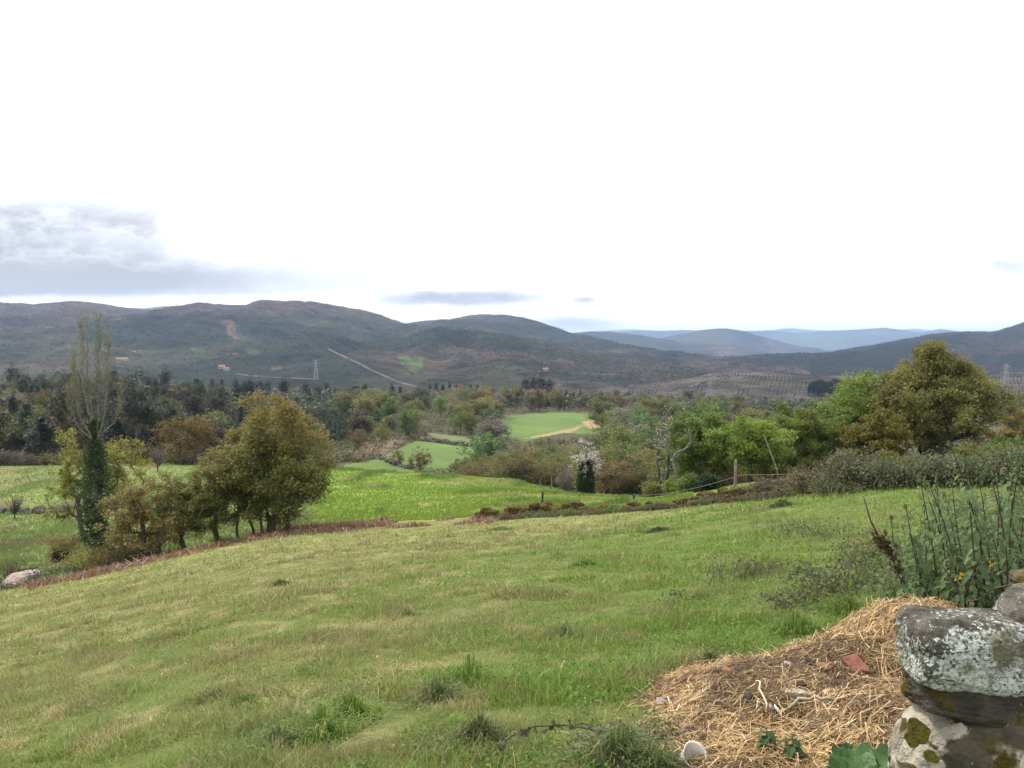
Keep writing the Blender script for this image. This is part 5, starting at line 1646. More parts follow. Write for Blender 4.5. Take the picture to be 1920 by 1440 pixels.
b1, H1 = post(1378, 27.5, 862, 0.05, M_WOOD, "tall pale wooden fence post standing in the mossy wall")
b2, H2 = post(1017, 41.5, 922, 0.06, M_DARKWOOD, "dark upright post in the bright meadow behind the rubble wall")
post(722, 40.5, 971, 0.055, M_DARKWOOD, "short dark post leaning left in the dead bracken", lean=-0.55)
post(724, 40.6, 968, 0.02, M_DARKWOOD, "thin upright stick beside the short leaning post", lean=0.05, name="stick")
b3, H3 = post(1187, 47, 925, 0.07, M_DARKWOOD, "stubby leaning post at the tip of the bright meadow", lean=0.15)
post(1034, 71, 896, 0.06, M_WOOD, "short pale post on the crest of the bright meadow, right one", lean=0.02)
post(1013, 72, 899, 0.035, M_WOOD, "thin pale stake on the crest of the bright meadow, left of the short pale post")
post(79, 53.5, 1012, 0.045, M_DARKWOOD, "thin dark stake in the left field near the two white posts")
post(95, 53, 1019, 0.04, M_SCRAP, "white painted stake in the left field, left of the two")
post(100, 53, 1019, 0.04, M_SCRAP, "white painted stake in the left field, right of the two")
b5, H5 = post(740, 112, 880, 0.10, M_DARKWOOD, "dark stake at the foot of the middle meadow")


def wire(a, b, sag, lb, r=0.008):
    a, b = np.array(a), np.array(b); tt = np.linspace(0, 1, 14)[:, None]
    P = a * (1 - tt) + b * tt; P[:, 2] -= sag * 4 * (tt * (1 - tt))[:, 0]
    m = MB(); m.tube(P, r, 4); o = link("fence_wire", m.mesh("fence_wire", M_WIRE, True)); tag(o, lb, "wire")


def up(b, h): return (b.x, b.y, b.z + h)


wire(up(b1, H1 * 0.58), up(b3, H3 * 0.8), 0.22, "rusty wire running left from the tall fence post to the stubby post", 0.009)
wire(up(b1, H1 * 0.62), at(1990, 852, 16.5), 0.10, "rusty wire running right from the tall fence post over the bramble hedge", 0.006)
m = MB(); q1 = np.array(P3(1448, 30.5)); m.tube([q1 + (0.35, 0, 0), q1 + (0.12, 0, 0.9), q1 + (-0.32, 0.1, 2.1)], [0.03, 0.025, 0.012], 5)
o = link("leaning_pole", m.mesh("leaning_pole", M_WOOD, True)); tag(o, "thin leaning pole right of the tall fence post", "pole")

# ------------------------------------------------------------------ bramble hedge on the right wall
HB = [(1405, 27.5, 60, 40, BROWN, "dry brown tangle right of the tall fence post"), (1462, 25.5, 84, 62, ((0.08, 0.06, 0.035), (0.17, 0.13, 0.075)), "dry brownish tangle over the mossy wall, left of the green hedge"),
      (1482, 24.6, 50, 58, ((0.035, 0.055, 0.02), (0.085, 0.12, 0.04)), "green ivy clump on the mossy wall"),
      (1545, 22.2, 110, 80, ((0.09, 0.08, 0.042), (0.21, 0.185, 0.095)), "brownish bramble mound where the hedge begins"), (1625, 20.5, 130, 118, ((0.065, 0.075, 0.036), (0.19, 0.20, 0.10)), "tallest arching grey green bramble of the hedge"),
      (1705, 19.3, 130, 108, ((0.06, 0.08, 0.034), (0.18, 0.21, 0.09)), "grey green bramble of the hedge below the yellow oak"), (1780, 18.5, 130, 112, ((0.055, 0.07, 0.032), (0.17, 0.19, 0.09)), "dark bramble of the hedge under the big oak trunk"),
      (1860, 17.8, 140, 118, ((0.06, 0.08, 0.034), (0.19, 0.21, 0.095)), "bramble of the hedge right of the big oak trunk"), (1945, 17.2, 150, 124, ((0.06, 0.078, 0.034), (0.19, 0.21, 0.09)), "bramble of the hedge at the right edge"),
      (1580, 19.9, 90, 46, ((0.05, 0.065, 0.024), (0.12, 0.14, 0.05)), "low weedy skirt of the hedge at its left foot")]
for i, (px, Y, w, h, c, lb) in enumerate(HB):
    s_ = Y / FPX
    bramble("bramble_bush", lb, P3(px, Y), w * s_ * 1.15, 1.7, h * s_ * 0.66, 800 + i, *c, canes=170, leaves=int(4600 * w / 120), leaf=0.055, cane_r=0.009, cane_col=(2.4, 2.1, 1.8), ragged=0.45)
# low weeds along the wall foot
rng = np.random.RandomState(17)
for i in range(46):
    px = rng.uniform(900, 1570); Y = float(edge(px)) - rng.uniform(0.2, 1.3)
    c = [((0.06, 0.09, 0.025), (0.15, 0.20, 0.06)), ((0.06, 0.065, 0.032), (0.15, 0.15, 0.08)), ((0.09, 0.06, 0.035), (0.20, 0.14, 0.08)), ((0.07, 0.06, 0.03), (0.16, 0.135, 0.07))][rng.randint(4)]
    look = 'fresh green' if c[1][1] > c[1][0] else 'rust brown' if c[1][0] > 0.18 else 'dull olive'
    bramble("weed_clump", "low %s weed clump at the foot of the rubble wall" % look, P3(px, Y), rng.uniform(0.8, 1.9), 0.7, rng.uniform(0.15, 0.40), 1840 + i, *c, canes=20, leaves=500, leaf=0.06, group="weeds at the foot of the rubble wall", cat="weeds")
for i, (px, Y, h) in enumerate(((1070, 34.2, 0.45), (1150, 32.4, 0.40), (1120, 33.6, 0.35))):
    bramble("fern_clump", ["bright green leafy clump in front of the rubble wall, left one", "bright green leafy clump in front of the rubble wall, right one", "bright green leafy clump in front of the rubble wall, middle one"][i], P3(px, Y), 1.0, 0.8, h, 860 + i, (0.06, 0.12, 0.02), (0.15, 0.25, 0.05), canes=25, leaves=700, leaf=0.07, cat="weeds")


# ------------------------------------------------------------------ straw heap
def heap_h(X, Y):
    def g(px, y0, sx, sy, h):
        x0 = upx(px) * y0 * 1.016
        return h * np.exp(-(((X - x0) / sx) ** 2) ** 1.25 - (((Y - y0) / sy) ** 2) ** 1.25)
    h = np.maximum(g(1500, 3.95, 0.52, 0.62, 0.165), g(1720, 4.35, 0.42, 0.50, 0.40))
    h = np.maximum(h, g(1600, 4.2, 0.46, 0.40, 0.245)); h = np.maximum(h, g(1480, 3.25, 0.40, 0.50, 0.075)); h = np.maximum(h, g(1690, 3.3, 0.40, 0.8, 0.18))
    return h + np.minimum(h * 2, 1) * 0.09 * (fb2(X * 4.5, Y * 4.5, 301, 4) - 0.45)


def heap_z(X, Y): return gz(X, Y) + heap_h(X, Y) - 0.02


def straw_heap():
    rng = np.random.RandomState(61)
    base = P3(1520, 3.9)
    b = np.array(base)
    t = thing("straw_heap", "heap of straw and rotting rubble beside the lichened stone wall", "straw heap", base)
    x = np.linspace(0.25, 2.75, 170); y = np.linspace(2.35, 5.3, 190)
    X, Y = np.meshgrid(x, y, indexing="ij")
    hh = heap_h(X, Y)
    Z = gz(X, Y) + hh - 0.045
    dark = fb2(X * 3.5, Y * 3.5, 311, 4)
    C = np.array((0.080, 0.060, 0.042)) + (np.array((0.25, 0.18, 0.095)) - np.array((0.080, 0.060, 0.042))) * ss(0.35, 0.65, dark)[..., None]
    n, k = X.shape
    i = np.arange(n - 1)[:, None] * k; j = np.arange(k - 1)[None]
    Q = np.stack([i + j, i + k + j, i + k + j + 1, i + j + 1], -1).reshape(-1, 4)
    keep = (hh.ravel()[Q] > 0.018).all(1)
    me = make_mesh("mulch", np.stack([X, Y, Z], -1).reshape(-1, 3) - b, None, Q[keep], C.reshape(-1, 3), True, (rough_mat("mulch", (0.55, 0.55, 0.55), (1.1, 1.1, 1.1), 45, 0.9, attr=True, bscale=90, bdist=0.02),))
    link("mulch", me, t)
    # straw lying on it
    N = 40000
    X = rng.uniform(0.25, 2.75, N * 3); Y = rng.uniform(2.4, 5.2, N * 3)
    h = heap_h(X, Y) + 0.02 * rng.rand(N * 3)
    mul = np.exp(-((X - upx(1480) * 4) / 0.42) ** 2 - ((Y - 3.95) / 0.42) ** 2)           # bare rotten middle
    ok = ((h > 0.03) | ((h > 0.015) & (rng.rand(N * 3) < 0.15))) & (rng.rand(N * 3) > 0.72 * mul)
    X, Y, mul = X[ok][:N], Y[ok][:N], mul[ok][:N]; N = len(X)
    clump = fb2(X * 5, Y * 5, 317, 3)
    a = (clump * 14 + rng.normal(size=N) * 0.9)
    ln = rng.uniform(0.05, 0.20, N) * (1 - 0.45 * mul); wd = rng.uniform(0.0009, 0.0024, N)
    d = np.stack([np.cos(a), np.sin(a)], -1)
    bend = rng.normal(size=N) * 0.40
    sd = np.stack([-d[:, 1], d[:, 0]], -1)
    lift = 0.004 + np.abs(rng.normal(size=N)) * 0.016
    pts = []
    for f, lz in ((-0.5, 0.3), (0.0, 1.0), (0.5, 0.3)):
        off = d * (ln * f)[:, None] + sd * (bend * ln * (0.25 - f * f))[:, None]
        px_, py_ = X + off[:, 0], Y + off[:, 1]
        zz = heap_z(px_, py_) + lift * lz + (rng.normal(size=N) * 0.35 * ln * f if f else 0)
        pts.append(np.stack([px_, py_, np.maximum(zz, heap_z(px_, py_) - 0.01)], -1))
    sv = np.concatenate([sd, rng.normal(size=(N, 1)) * 0.7], 1); sv /= np.linalg.norm(sv, axis=1)[:, None]
    V = np.stack([pts[0] - sv * wd[:, None], pts[0] + sv * wd[:, None], pts[1] - sv * wd[:, None], pts[1] + sv * wd[:, None], pts[2] - sv * wd[:, None], pts[2] + sv * wd[:, None]], 1).reshape(-1, 3)
    o = np.arange(N)[:, None] * 6
    Q = np.vstack([np.hstack([o, o + 1, o + 3, o + 2]), np.hstack([o + 2, o + 3, o + 5, o + 4])])
    f = np.clip(rng.rand(N) * 0.75 + (clump - 0.5) * 1.4 + 0.2 - 0.35 * mul, 0, 1)[:, None]
    C = np.array((0.15, 0.085, 0.038)) * (1 - f) + np.array((0.55, 0.385, 0.185)) * f
    C = np.where((rng.rand(N) < 0.10)[:, None], np.array((0.60, 0.47, 0.27)), C)
    C = np.where((rng.rand(N) < 0.20 + 0.3 * mul)[:, None], np.array((0.10, 0.062, 0.038)), C)
    sm = make_mesh("straw", V - b, None, Q, np.repeat(C, 6, axis=0), False, (M_STRAW,))
    so = link("straw", sm, t); so["kind"] = "stuff"


straw_heap()


def on_heap(px, py):
    """where a picture point meets the heap"""
    best = None
    for Y in np.linspace(5.2, 2.6, 260)[::-1]:
        X = upx(px) * Y * 1.016
        if pyof(Y, float(heap_z(X, Y))) <= py: return np.array((X, Y, float(heap_z(X, Y))))
    return np.array((upx(px) * 4, 4, float(heap_z(upx(px) * 4, 4))))


def rubbish():
    def chunk(name, lb, cat, px, py, size, mat, seed, rz, rx=0.0, ry=0.0, e=5.0, rough=0.12, col=None, dz=0.0, n=12):
        V, Q = stone_geo(size, n, seed, e, rough, 0.02)
        me = make_mesh(name, V, None, Q, None if col is None else np.broadcast_to(col, V.shape), False, (mat,))
        p = on_heap(px, py)
        o = link(name, me, None, (p[0], p[1], p[2] + size[2] * 0.35 + dz)); o.rotation_euler = (rx, ry, rz)
        return tag(o, lb, cat)
    chunk("roof_tile", "red broken roof tile lying near the top of the straw heap", "tile", 1605, 1257, (0.085, 0.11, 0.022), M_TILE, 1, 0.3, 0.42, -0.15, 9, 0.03, dz=0.012)
    chunk("wood_chunk", "black charred wood chunk left of the red tile", "wood", 1518, 1245, (0.05, 0.04, 0.03), M_SCRAP, 2, 0.5, 0.2, 0.1, 3, 0.2, (0.035, 0.028, 0.024))
    chunk("wood_chunk", "brown splintered wood chunk between the black chunk and the red tile", "wood", 1545, 1255, (0.07, 0.05, 0.03), M_SCRAP, 3, 0.2, 0.2, 0.1, 4, 0.2, (0.21, 0.12, 0.075))
    chunk("plaster_chip", "white plaster chip left of the black chunk", "rubble", 1478, 1247, (0.04, 0.03, 0.014), M_SCRAP, 4, 0.4, 0.3, 0.1, 5, 0.15, (0.42, 0.40, 0.36))
    chunk("plaster_chip", "small pale chip just left of the red tile", "rubble", 1570, 1247, (0.03, 0.02, 0.012), M_SCRAP, 5, 0.1, 0.3, 0.0, 5, 0.15, (0.55, 0.48, 0.40))
    chunk("wood_chunk", "long dark rotten slab in the middle of the heap", "wood", 1505, 1290, (0.075, 0.035, 0.03), M_SCRAP, 6, 0.1, 0.3, 0.0, 4, 0.2, (0.04, 0.032, 0.026))
    chunk("rotten_log", "pale rotten log piece below the dark slab", "wood", 1498, 1307, (0.11, 0.04, 0.035), M_SCRAP, 7, -0.05, 0.2, 0.05, 4, 0.25, (0.40, 0.34, 0.26))
    chunk("bark_piece", "straw coloured bark piece right of the rotten log", "wood", 1560, 1302, (0.07, 0.05, 0.012), M_SCRAP, 8, 0.5, 0.35, 0.0, 4, 0.25, (0.48, 0.34, 0.19))
    chunk("wood_chunk", "dark clod at the left front of the heap", "rubble", 1405, 1318, (0.05, 0.045, 0.05), M_SCRAP, 9, 0.5, 0.3, 0.0, 3, 0.25, (0.05, 0.037, 0.03))
    chunk("wood_chunk", "reddish brown board end at the left of the heap", "wood", 1318, 1343, (0.055, 0.03, 0.02), M_SCRAP, 10, 0.6, 0.3, 0.0, 5, 0.15, (0.10, 0.05, 0.045))
    chunk("mud_clod", "big pale brown clod at the front left of the heap", "rubble", 1292, 1380, (0.085, 0.06, 0.06), M_SCRAP, 11, 0.2, 0.0, 0.0, 3, 0.25, (0.22, 0.145, 0.10))
    chunk("mud_clod", "dark clod right of the pale brown clod", "rubble", 1325, 1373, (0.05, 0.04, 0.04), M_SCRAP, 12, 0.9, 0.0, 0.0, 3, 0.25, (0.07, 0.05, 0.042))
    chunk("mud_clod", "reddish dried clod at the far left tip of the heap", "rubble", 1366, 1263, (0.06, 0.05, 0.035), M_SCRAP, 13, 0.9, 0.0, 0.0, 3, 0.25, (0.25, 0.14, 0.075))
    # planks and sticks
    def stick(lb, a, b, r, col, bendz=0.03, name="stick"):
        A, B = on_heap(*a), on_heap(*b); tt = np.linspace(0, 1, 8)[:, None]
        P = A * (1 - tt) + B * tt; P[:, 2] += 0.02 + bendz * 4 * (tt * (1 - tt))[:, 0]
        P[1:-1] += np.random.RandomState(int(a[0])).normal(size=(6, 3)) * 0.006
        m = MB(); m.tube(P - P[0], r, 5, col); o = link(name, m.mesh(name, M_SCRAP, True), None, tuple(P[0])); tag(o, lb, "stick")
    stick("grey weathered stick lying across the middle of the heap", (1477, 1340), (1566, 1320), 0.008, (0.30, 0.25, 0.19))
    stick("thin pale stalk standing bent in the middle of the heap", (1438, 1345), (1418, 1288), 0.004, (0.60, 0.48, 0.30), 0.05, "stalk")
    stick("dark thin stick at the left of the heap", (1395, 1360), (1330, 1322), 0.005, (0.10, 0.07, 0.05))
    stick("white crumpled strip in the middle of the heap", (1445, 1330), (1466, 1352), 0.008, (0.42, 0.38, 0.33), 0.0, "strip")
    stick("brown board edge lying in the grass left of the heap", (1212, 1325), (1262, 1303), 0.010, (0.16, 0.09, 0.06), 0.0, "board")
    stick("thin brown twig standing on top of the heap", (1556, 1240), (1558, 1190), 0.003, (0.20, 0.11, 0.07), 0.02, "twig")
    stick("short dark straw bundle before the red tile", (1590, 1285), (1640, 1268), 0.006, (0.22, 0.13, 0.07))
    # white cup, open, half buried
    p = on_heap(1290, 1432)
    m = MB(); k = 20; prof = [(0.0, 0.0), (0.028, 0.0), (0.033, 0.02), (0.040, 0.05), (0.042, 0.052), (0.037, 0.05), (0.030, 0.02), (0.0, 0.006)]
    a = np.arange(k) * 2 * math.pi / k
    V = np.array([(r * math.cos(x) * (1 + 0.12 * math.sin(2 * x)), r * math.sin(x), z) for r, z in prof for x in a])
    Q = [(i * k + j, i * k + (j + 1) % k, (i + 1) * k + (j + 1) % k, (i + 1) * k + j) for i in range(len(prof) - 1) for j in range(k)]
    m.add(V, None, Q, (0.66, 0.62, 0.55)); o = link("cup", m.mesh("cup", M_SCRAP, True), None, tuple(p + (0, 0, 0.005))); o.rotation_euler = (0.75, 0.2, 0.3); o.scale = (1.35,) * 3
    tag(o, "off white crumpled cup lying at the front corner of the straw heap", "cup")
    p = on_heap(1235, 1325); V, Q = stone_geo((0.06, 0.04, 0.012), 8, 3, 6, 0.1)
    o = link("glass_shard", make_mesh("glass_shard", V, None, Q, np.broadcast_to((0.30, 0.33, 0.36), V.shape), False, (M_SCRAP,)), None, tuple(p + (0.02, 0, 0.02))); o.rotation_euler = (0.5, 0.3, 0)
    tag(o, "grey shard leaning on the board left of the heap", "shard")


rubbish()


# ------------------------------------------------------------------ tall weeds on the right
def toothed_leaf(L, w, n=6, fold=0.25, droop=0.5):
    """one drooping toothed leaf along +x, as strips either side of the midrib"""
    V = []; Q = []
    for i in range(n + 1):
        f = i / n
        hw = w * math.sin(math.pi * min(f * 0.94 + 0.06, 1)) ** 0.8 * (1 + (0.16 if i % 2 else -0.10)) if 0 < i < n else 0.002
        x = L * (f - droop * 0.18 * f * f); z = -droop * L * f * f * 0.9
        V += [(x, hw, z + fold * hw), (x, 0, z), (x, -hw, z + fold * hw)]
    for i in range(n):
        a = i * 3
        Q += [(a, a + 3, a + 4, a + 1), (a + 1, a + 4, a + 5, a + 2)]
    return np.array(V, float), np.array(Q)


def tall_weed(label, base, top_dx, top_dy, H, seed, first=0.12, nl=26, Ls=0.085):
    rng = np.random.RandomState(seed)
    t = thing("tall_weed", label, "weed", base, 0, "tall weeds beside the stone wall")
    n = 12; f = np.linspace(0, 1, n)
    b1, b2 = rng.normal(size=2) * 0.055
    P = np.stack([top_dx * f ** 1.3 + b1 * np.sin(f * 3.1), top_dy * f + b2 * np.sin(f * 3.1), -0.04 + (H + 0.04) * f], -1)
    m = MB(); m.tube(P, np.interp(f, [0, 1], [0.0068, 0.0026]), 5); link("stem", m.mesh("stem", M_STEM, True), t)
    lm = MB(); nl = int(nl * 1.35)
    for i in range(nl):
        g = first + (1 - first) * (i / nl) ** 0.9
        q = np.array([np.interp(g, f, P[:, k]) for k in range(3)])
        for s in (0, 1):
            if rng.rand() < 0.12 + 0.30 * (g > 0.5): continue
            a = i * 1.57 + s * math.pi + rng.normal() * 0.6
            L = Ls * rng.uniform(0.45, 1.3) * np.interp(g, [0, 0.15, 0.55, 0.9, 1.0], [1.35, 1.35, 1.0, 0.60, 0.30])
            V, Q = toothed_leaf(L, L * 0.21, droop=rng.uniform(0.25, 0.9))
            c_, s_ = math.cos(a), math.sin(a); pit = rng.uniform(-0.15, 0.6)
            V = V @ np.array([[math.cos(pit), 0, -math.sin(pit)], [0, 1, 0], [math.sin(pit), 0, math.cos(pit)]])
            V = V + (0.018, 0, 0)
            V = V @ np.array([[c_, -s_, 0], [s_, c_, 0], [0, 0, 1]]).T
            k = rng.rand()
            lm.add(V + q, None, Q, (np.array((0.055, 0.090, 0.034)) * (1 - k) + np.array((0.150, 0.215, 0.084)) * k) if rng.rand() > 0.015 else (0.22, 0.19, 0.07))
    for s in range(5):                      # tuft at the tip
        V, Q = toothed_leaf(0.035, 0.008, droop=0.2); a = s * 1.26; c_, s_ = math.cos(a), math.sin(a)
        V = V @ np.array([[0.5, 0, -0.86], [0, 1, 0], [0.86, 0, 0.5]]); V = V @ np.array([[c_, -s_, 0], [s_, c_, 0], [0, 0, 1]]).T
        lm.add(V + P[-1], None, Q, (0.09, 0.14, 0.045))
    link("leaves", lm.mesh("leaves", M_LEAF), t)
    return t


def weeds():
    rng = np.random.RandomState(88)
    W_ = [  # base column, depth, top column, top row, label
        (1745, 5.0, 1672, 985, "tall weed, leftmost of the upright dark red stems"), (1760, 5.1, 1698, 965, "tall weed with two stems crossing its foot, second from the left"), (1768, 5.0, 1724, 915, "tall weed just left of the two pale gaps"),
        (1785, 5.2, 1722, 905, "slender weed close behind its taller neighbour"), (1790, 5.1, 1738, 920, "tall weed leaning left, in the left bunch"), (1800, 5.5, 1770, 945, "shorter leafy weed in the left bunch"),
        (1842, 5.0, 1778, 846, "tallest straight dark stem of the weeds, reaching above the hedge"), (1838, 4.8, 1810, 880, "long bare dark stem in the middle of the weeds"), (1866, 4.7, 1850, 890, "straight dark stem right of the middle of the weeds"),
        (1830, 5.6, 1785, 918, "leafy weed behind the middle stems"), (1880, 5.4, 1880, 842, "very tall reddish stem near the right edge"), (1905, 4.9, 1876, 950, "slanting reddish stem near the right edge"),
        (1910, 5.2, 1917, 880, "upright stem at the right edge of the picture"), (1895, 5.8, 1895, 870, "thin stem behind the reddish ones at the right edge"), (1930, 5.0, 1912, 930, "leaning stem cut by the right edge"),
        (1820, 6.0, 1800, 905, "thin dark weed at the back, left of the very tall stem"), (1860, 6.1, 1832, 900, "thin dark weed at the back, right of the middle"), (1775, 6.0, 1752, 935, "small leafy weed at the back of the left bunch"),
        (1950, 5.3, 1945, 880, "weed just outside the right edge"), (1915, 6.0, 1905, 905, "leafy weed at the back right"), (1882, 4.9, 1860, 1000, "short leafy weed before the right stems"), (1730, 5.3, 1712, 1010, "short leafy weed left of the left bunch"),
        (1800, 4.8, 1790, 1030, "short broad leaved weed in front of the middle stems"), (1850, 4.7, 1845, 1040, "short broad leaved weed above the capstone"), (1765, 4.8, 1757, 1050, "low broad leaved weed above the straw"),
        (1890, 5.6, 1868, 915, "leafy weed behind the slanting stem"), (1845, 5.8, 1815, 930, "leafy weed behind the long bare stem"), (1810, 5.4, 1757, 905, "weed with pale young tip in the left bunch"),
        (1905, 5.5, 1890, 985, "bushy weed low at the right edge"), (1930, 5.6, 1925, 960, "bushy weed cut by the right edge"), (1740, 5.6, 1733, 965, "thin leafy weed at the back left")]
    for i, (bp, Y, tp, ty, lb) in enumerate(W_):
        b = P3(bp, Y); Yt = Y + rng.uniform(-0.15, 0.15)
        short = ty > 990
        T = at(tp, ty if short else ty - 20, Yt)
        tall_weed(lb, b, T[0] - b.x, Yt - Y, T[2] - b.z, 900 + i, first=0.05 if short else rng.uniform(0.03, 0.15), nl=22 if short else 38, Ls=0.088 if short else 0.068)
    # leafy undergrowth between them
    for i, (px, Y, w, h) in enumerate(((1770, 4.9, 0.5, 0.22), (1830, 4.8, 0.55, 0.25), (1890, 4.9, 0.55, 0.30), (1850, 5.6, 0.9, 0.42), (1790, 5.8, 0.8, 0.35), (1930, 5.5, 0.8, 0.45), (1740, 5.3, 0.5, 0.2), (1900, 6.3, 1.0, 0.45), (1830, 7.2, 1.3, 0.50), (1930, 7.4, 1.4, 0.6), (1880, 8.6, 1.6, 0.55), (1780, 6.8, 0.9, 0.34), (1960, 6.2, 1.0, 0.6))):
        bramble("leafy_undergrowth", "dark leafy undergrowth between the tall weed stems", P3(px, Y), w, w * 0.8, h * 1.65, 950 + i, (0.045, 0.075, 0.028), (0.165, 0.225, 0.09), canes=34, leaves=1100, leaf=0.040, group="undergrowth of the tall weeds", cane_r=0.003, cat="weeds")
    # leaning dead stem with withered leaves
    b = P3(1722, 5.1); t = thing("withered_weed", "leaning dry dark stem with withered leaves, left of the tall weeds", "weed", b); m = MB()
    P = np.array([(at(1722, 1140, 5.1)), at(1692, 1085, 5.1), at(1668, 1035, 5.1), at(1650, 1012, 5.1), at(1632, 975, 5.1), at(1619, 930, 5.1)]) - np.array(b)
    P[0] = (0, 0, -0.03)
    m.tube(P, [0.012, 0.011, 0.010, 0.007, 0.005, 0.003], 6); link("stem", m.mesh("stem", M_STEM, True), t)
    rr = np.random.RandomState(4); n = 160; f = rr.uniform(1.2, 3.3, n); q = np.stack([np.interp(f, np.arange(6), P[:, k]) for k in range(3)], -1) + rr.normal(size=(n, 3)) * 0.022
    V, Q, C = leaf_quads(rr, q, 0.045, np.array((0.07, 0.055, 0.03)) + rr.rand(n, 1) * np.array((0.06, 0.05, 0.02)), 0.0, 0.6, droop=0.8)
    lm = MB(); lm.add(V, None, Q, C); link("leaves", lm.mesh("leaves", M_LEAF), t)
    # yellow flowers
    for i, (px, py, lb) in enumerate(((1801, 1078, "yellow flower among the weeds, the larger one"), (1795, 1083, "small yellow flower left of the larger one"), (1859, 1059, "yellow flower above the capstone"))):
        q = at(px, py, 4.9); t = thing("yellow_flower", lb, "flower", (q[0], q[1], float(gz(q[0], q[1]))))
        h = q[2] - float(gz(q[0], q[1])); m = MB(); m.tube([(0, 0, -0.02), (0.01, 0, h * 0.5), (0, 0, h)], 0.002, 4, (0.6, 1.0, 0.5)); link("stem", m.mesh("stem", M_STEM, True), t)
        m = MB(); pr = np.random.RandomState(i)
        V, Q, C = leaf_quads(pr, np.array((0, 0, h)) + pr.normal(size=(9, 3)) * 0.007, 0.018, np.broadcast_to((0.75, 0.52, 0.03), (9, 3)), 1.0, 0.9); m.add(V, None, Q, C); link("petals", m.mesh("petals", M_LEAF), t)
    # thin dead runner over the wall top
    m = MB(); P = np.array([at(1790, 1160, 2.9), at(1815, 1128, 2.8), at(1840, 1123, 2.7), at(1860, 1105, 2.6), at(1890, 1098, 2.5), at(1990, 1092, 2.4)])
    P[0, 2] = float(gz(P[0, 0], P[0, 1]))
    tt = np.linspace(0, 5, 30); P = np.stack([np.interp(tt, np.arange(6), P[:, k]) for k in range(3)], -1)
    m.tube(P - P[0], 0.0026, 5); o = link("dead_runner", m.mesh("dead_runner", M_STEM, True), None, tuple(P[0])); tag(o, "dry brown runner curling over the top of the lichened wall", "twig")
    # low brambles in the grass
    LB = [(1625, 6.4, 0.9, 0.34, 700, "larger sparse bramble at the foot of the tall weeds"), (1560, 6.8, 0.9, 0.30, 520, "sparse bramble spreading left of the larger one"), (1510, 6.2, 0.6, 0.20, 260, "low sprawling bramble nearest the straw heap top"),
          (1660, 7.2, 0.9, 0.42, 700, "dark bramble behind the leaning dry stem"), (1375, 8.2, 0.8, 0.42, 220, "thin upright bramble alone in the grass"), (1290, 7.4, 0.5, 0.2, 130, "small dry bramble sprout left of the upright bramble"),
          (1465, 11.8, 1.0, 0.35, 320, "grey bramble tuft in the middle of the field"), (1580, 10.5, 1.0, 0.3, 260, "grey bramble patch left of the dry stem top"), (1620, 8.7, 0.7, 0.35, 300, "thin bramble with round dry leaves by the dry stem"), (1440, 8.4, 0.6, 0.26, 150, "wispy bramble right of the upright bramble")]
    for i, (px, Y, w, h, n, lb) in enumerate(LB):
        bramble("low_bramble", lb, P3(px, Y), w, w * 0.7, h, 980 + i, (0.06, 0.064, 0.032), (0.16, 0.17, 0.08), canes=22, leaves=n, leaf=0.032, cane_r=0.003, group="low brambles in the grass")
    # arching runner and tussock in front
    t = thing("bramble_runner", "long arching bramble runner in the foreground, left of the straw heap", "bramble", P3(1165, 3.5)); b = np.array(P3(1165, 3.5)); m = MB()
    P = np.array([at(1200, 1390, 3.5), at(1140, 1372, 3.5), at(1060, 1360, 3.5), at(1000, 1362, 3.45), at(955, 1382, 3.4), at(920, 1412, 3.3), at(893, 1432, 3.25)])
    P[:, 2] = np.maximum(P[:, 2], [float(gz(a_, c_)) + 0.03 for a_, c_ in P[:, :2]])
    tt = np.linspace(0, 6, 36); P = np.stack([np.interp(tt, np.arange(7), P[:, k]) for k in range(3)], -1) - b
    m.tube(P, np.linspace(0.0045, 0.002, 36), 5); link("cane", m.mesh("cane", M_STEM, True), t)
    rr = np.random.RandomState(2); q = P[rr.randint(0, 30, 60)] + rr.normal(size=(60, 3)) * 0.012
    V, Q, C = leaf_quads(rr, q, 0.028, np.array((0.05, 0.04, 0.025)) + rr.rand(60, 1) * np.array((0.06, 0.07, 0.03)), 0.2, 0.7); m = MB(); m.add(V, None, Q, C); link("leaves", m.mesh("leaves", M_LEAF), t)
    for i, (px, Y, w, h, n, lb) in enumerate(((1185, 3.45, 0.5, 0.20, 320, "grey leaved bramble tangle between the runner and the straw heap"), (1120, 3.15, 0.4, 0.12, 160, "low bramble tangle at the bottom edge left of the straw heap"))):
        bramble("low_bramble", lb, P3(px, Y), w, w * 0.7, h, 995 + i, (0.045, 0.05, 0.03), (0.12, 0.14, 0.075), canes=18, leaves=n, leaf=0.022, cane_r=0.0025)


weeds()


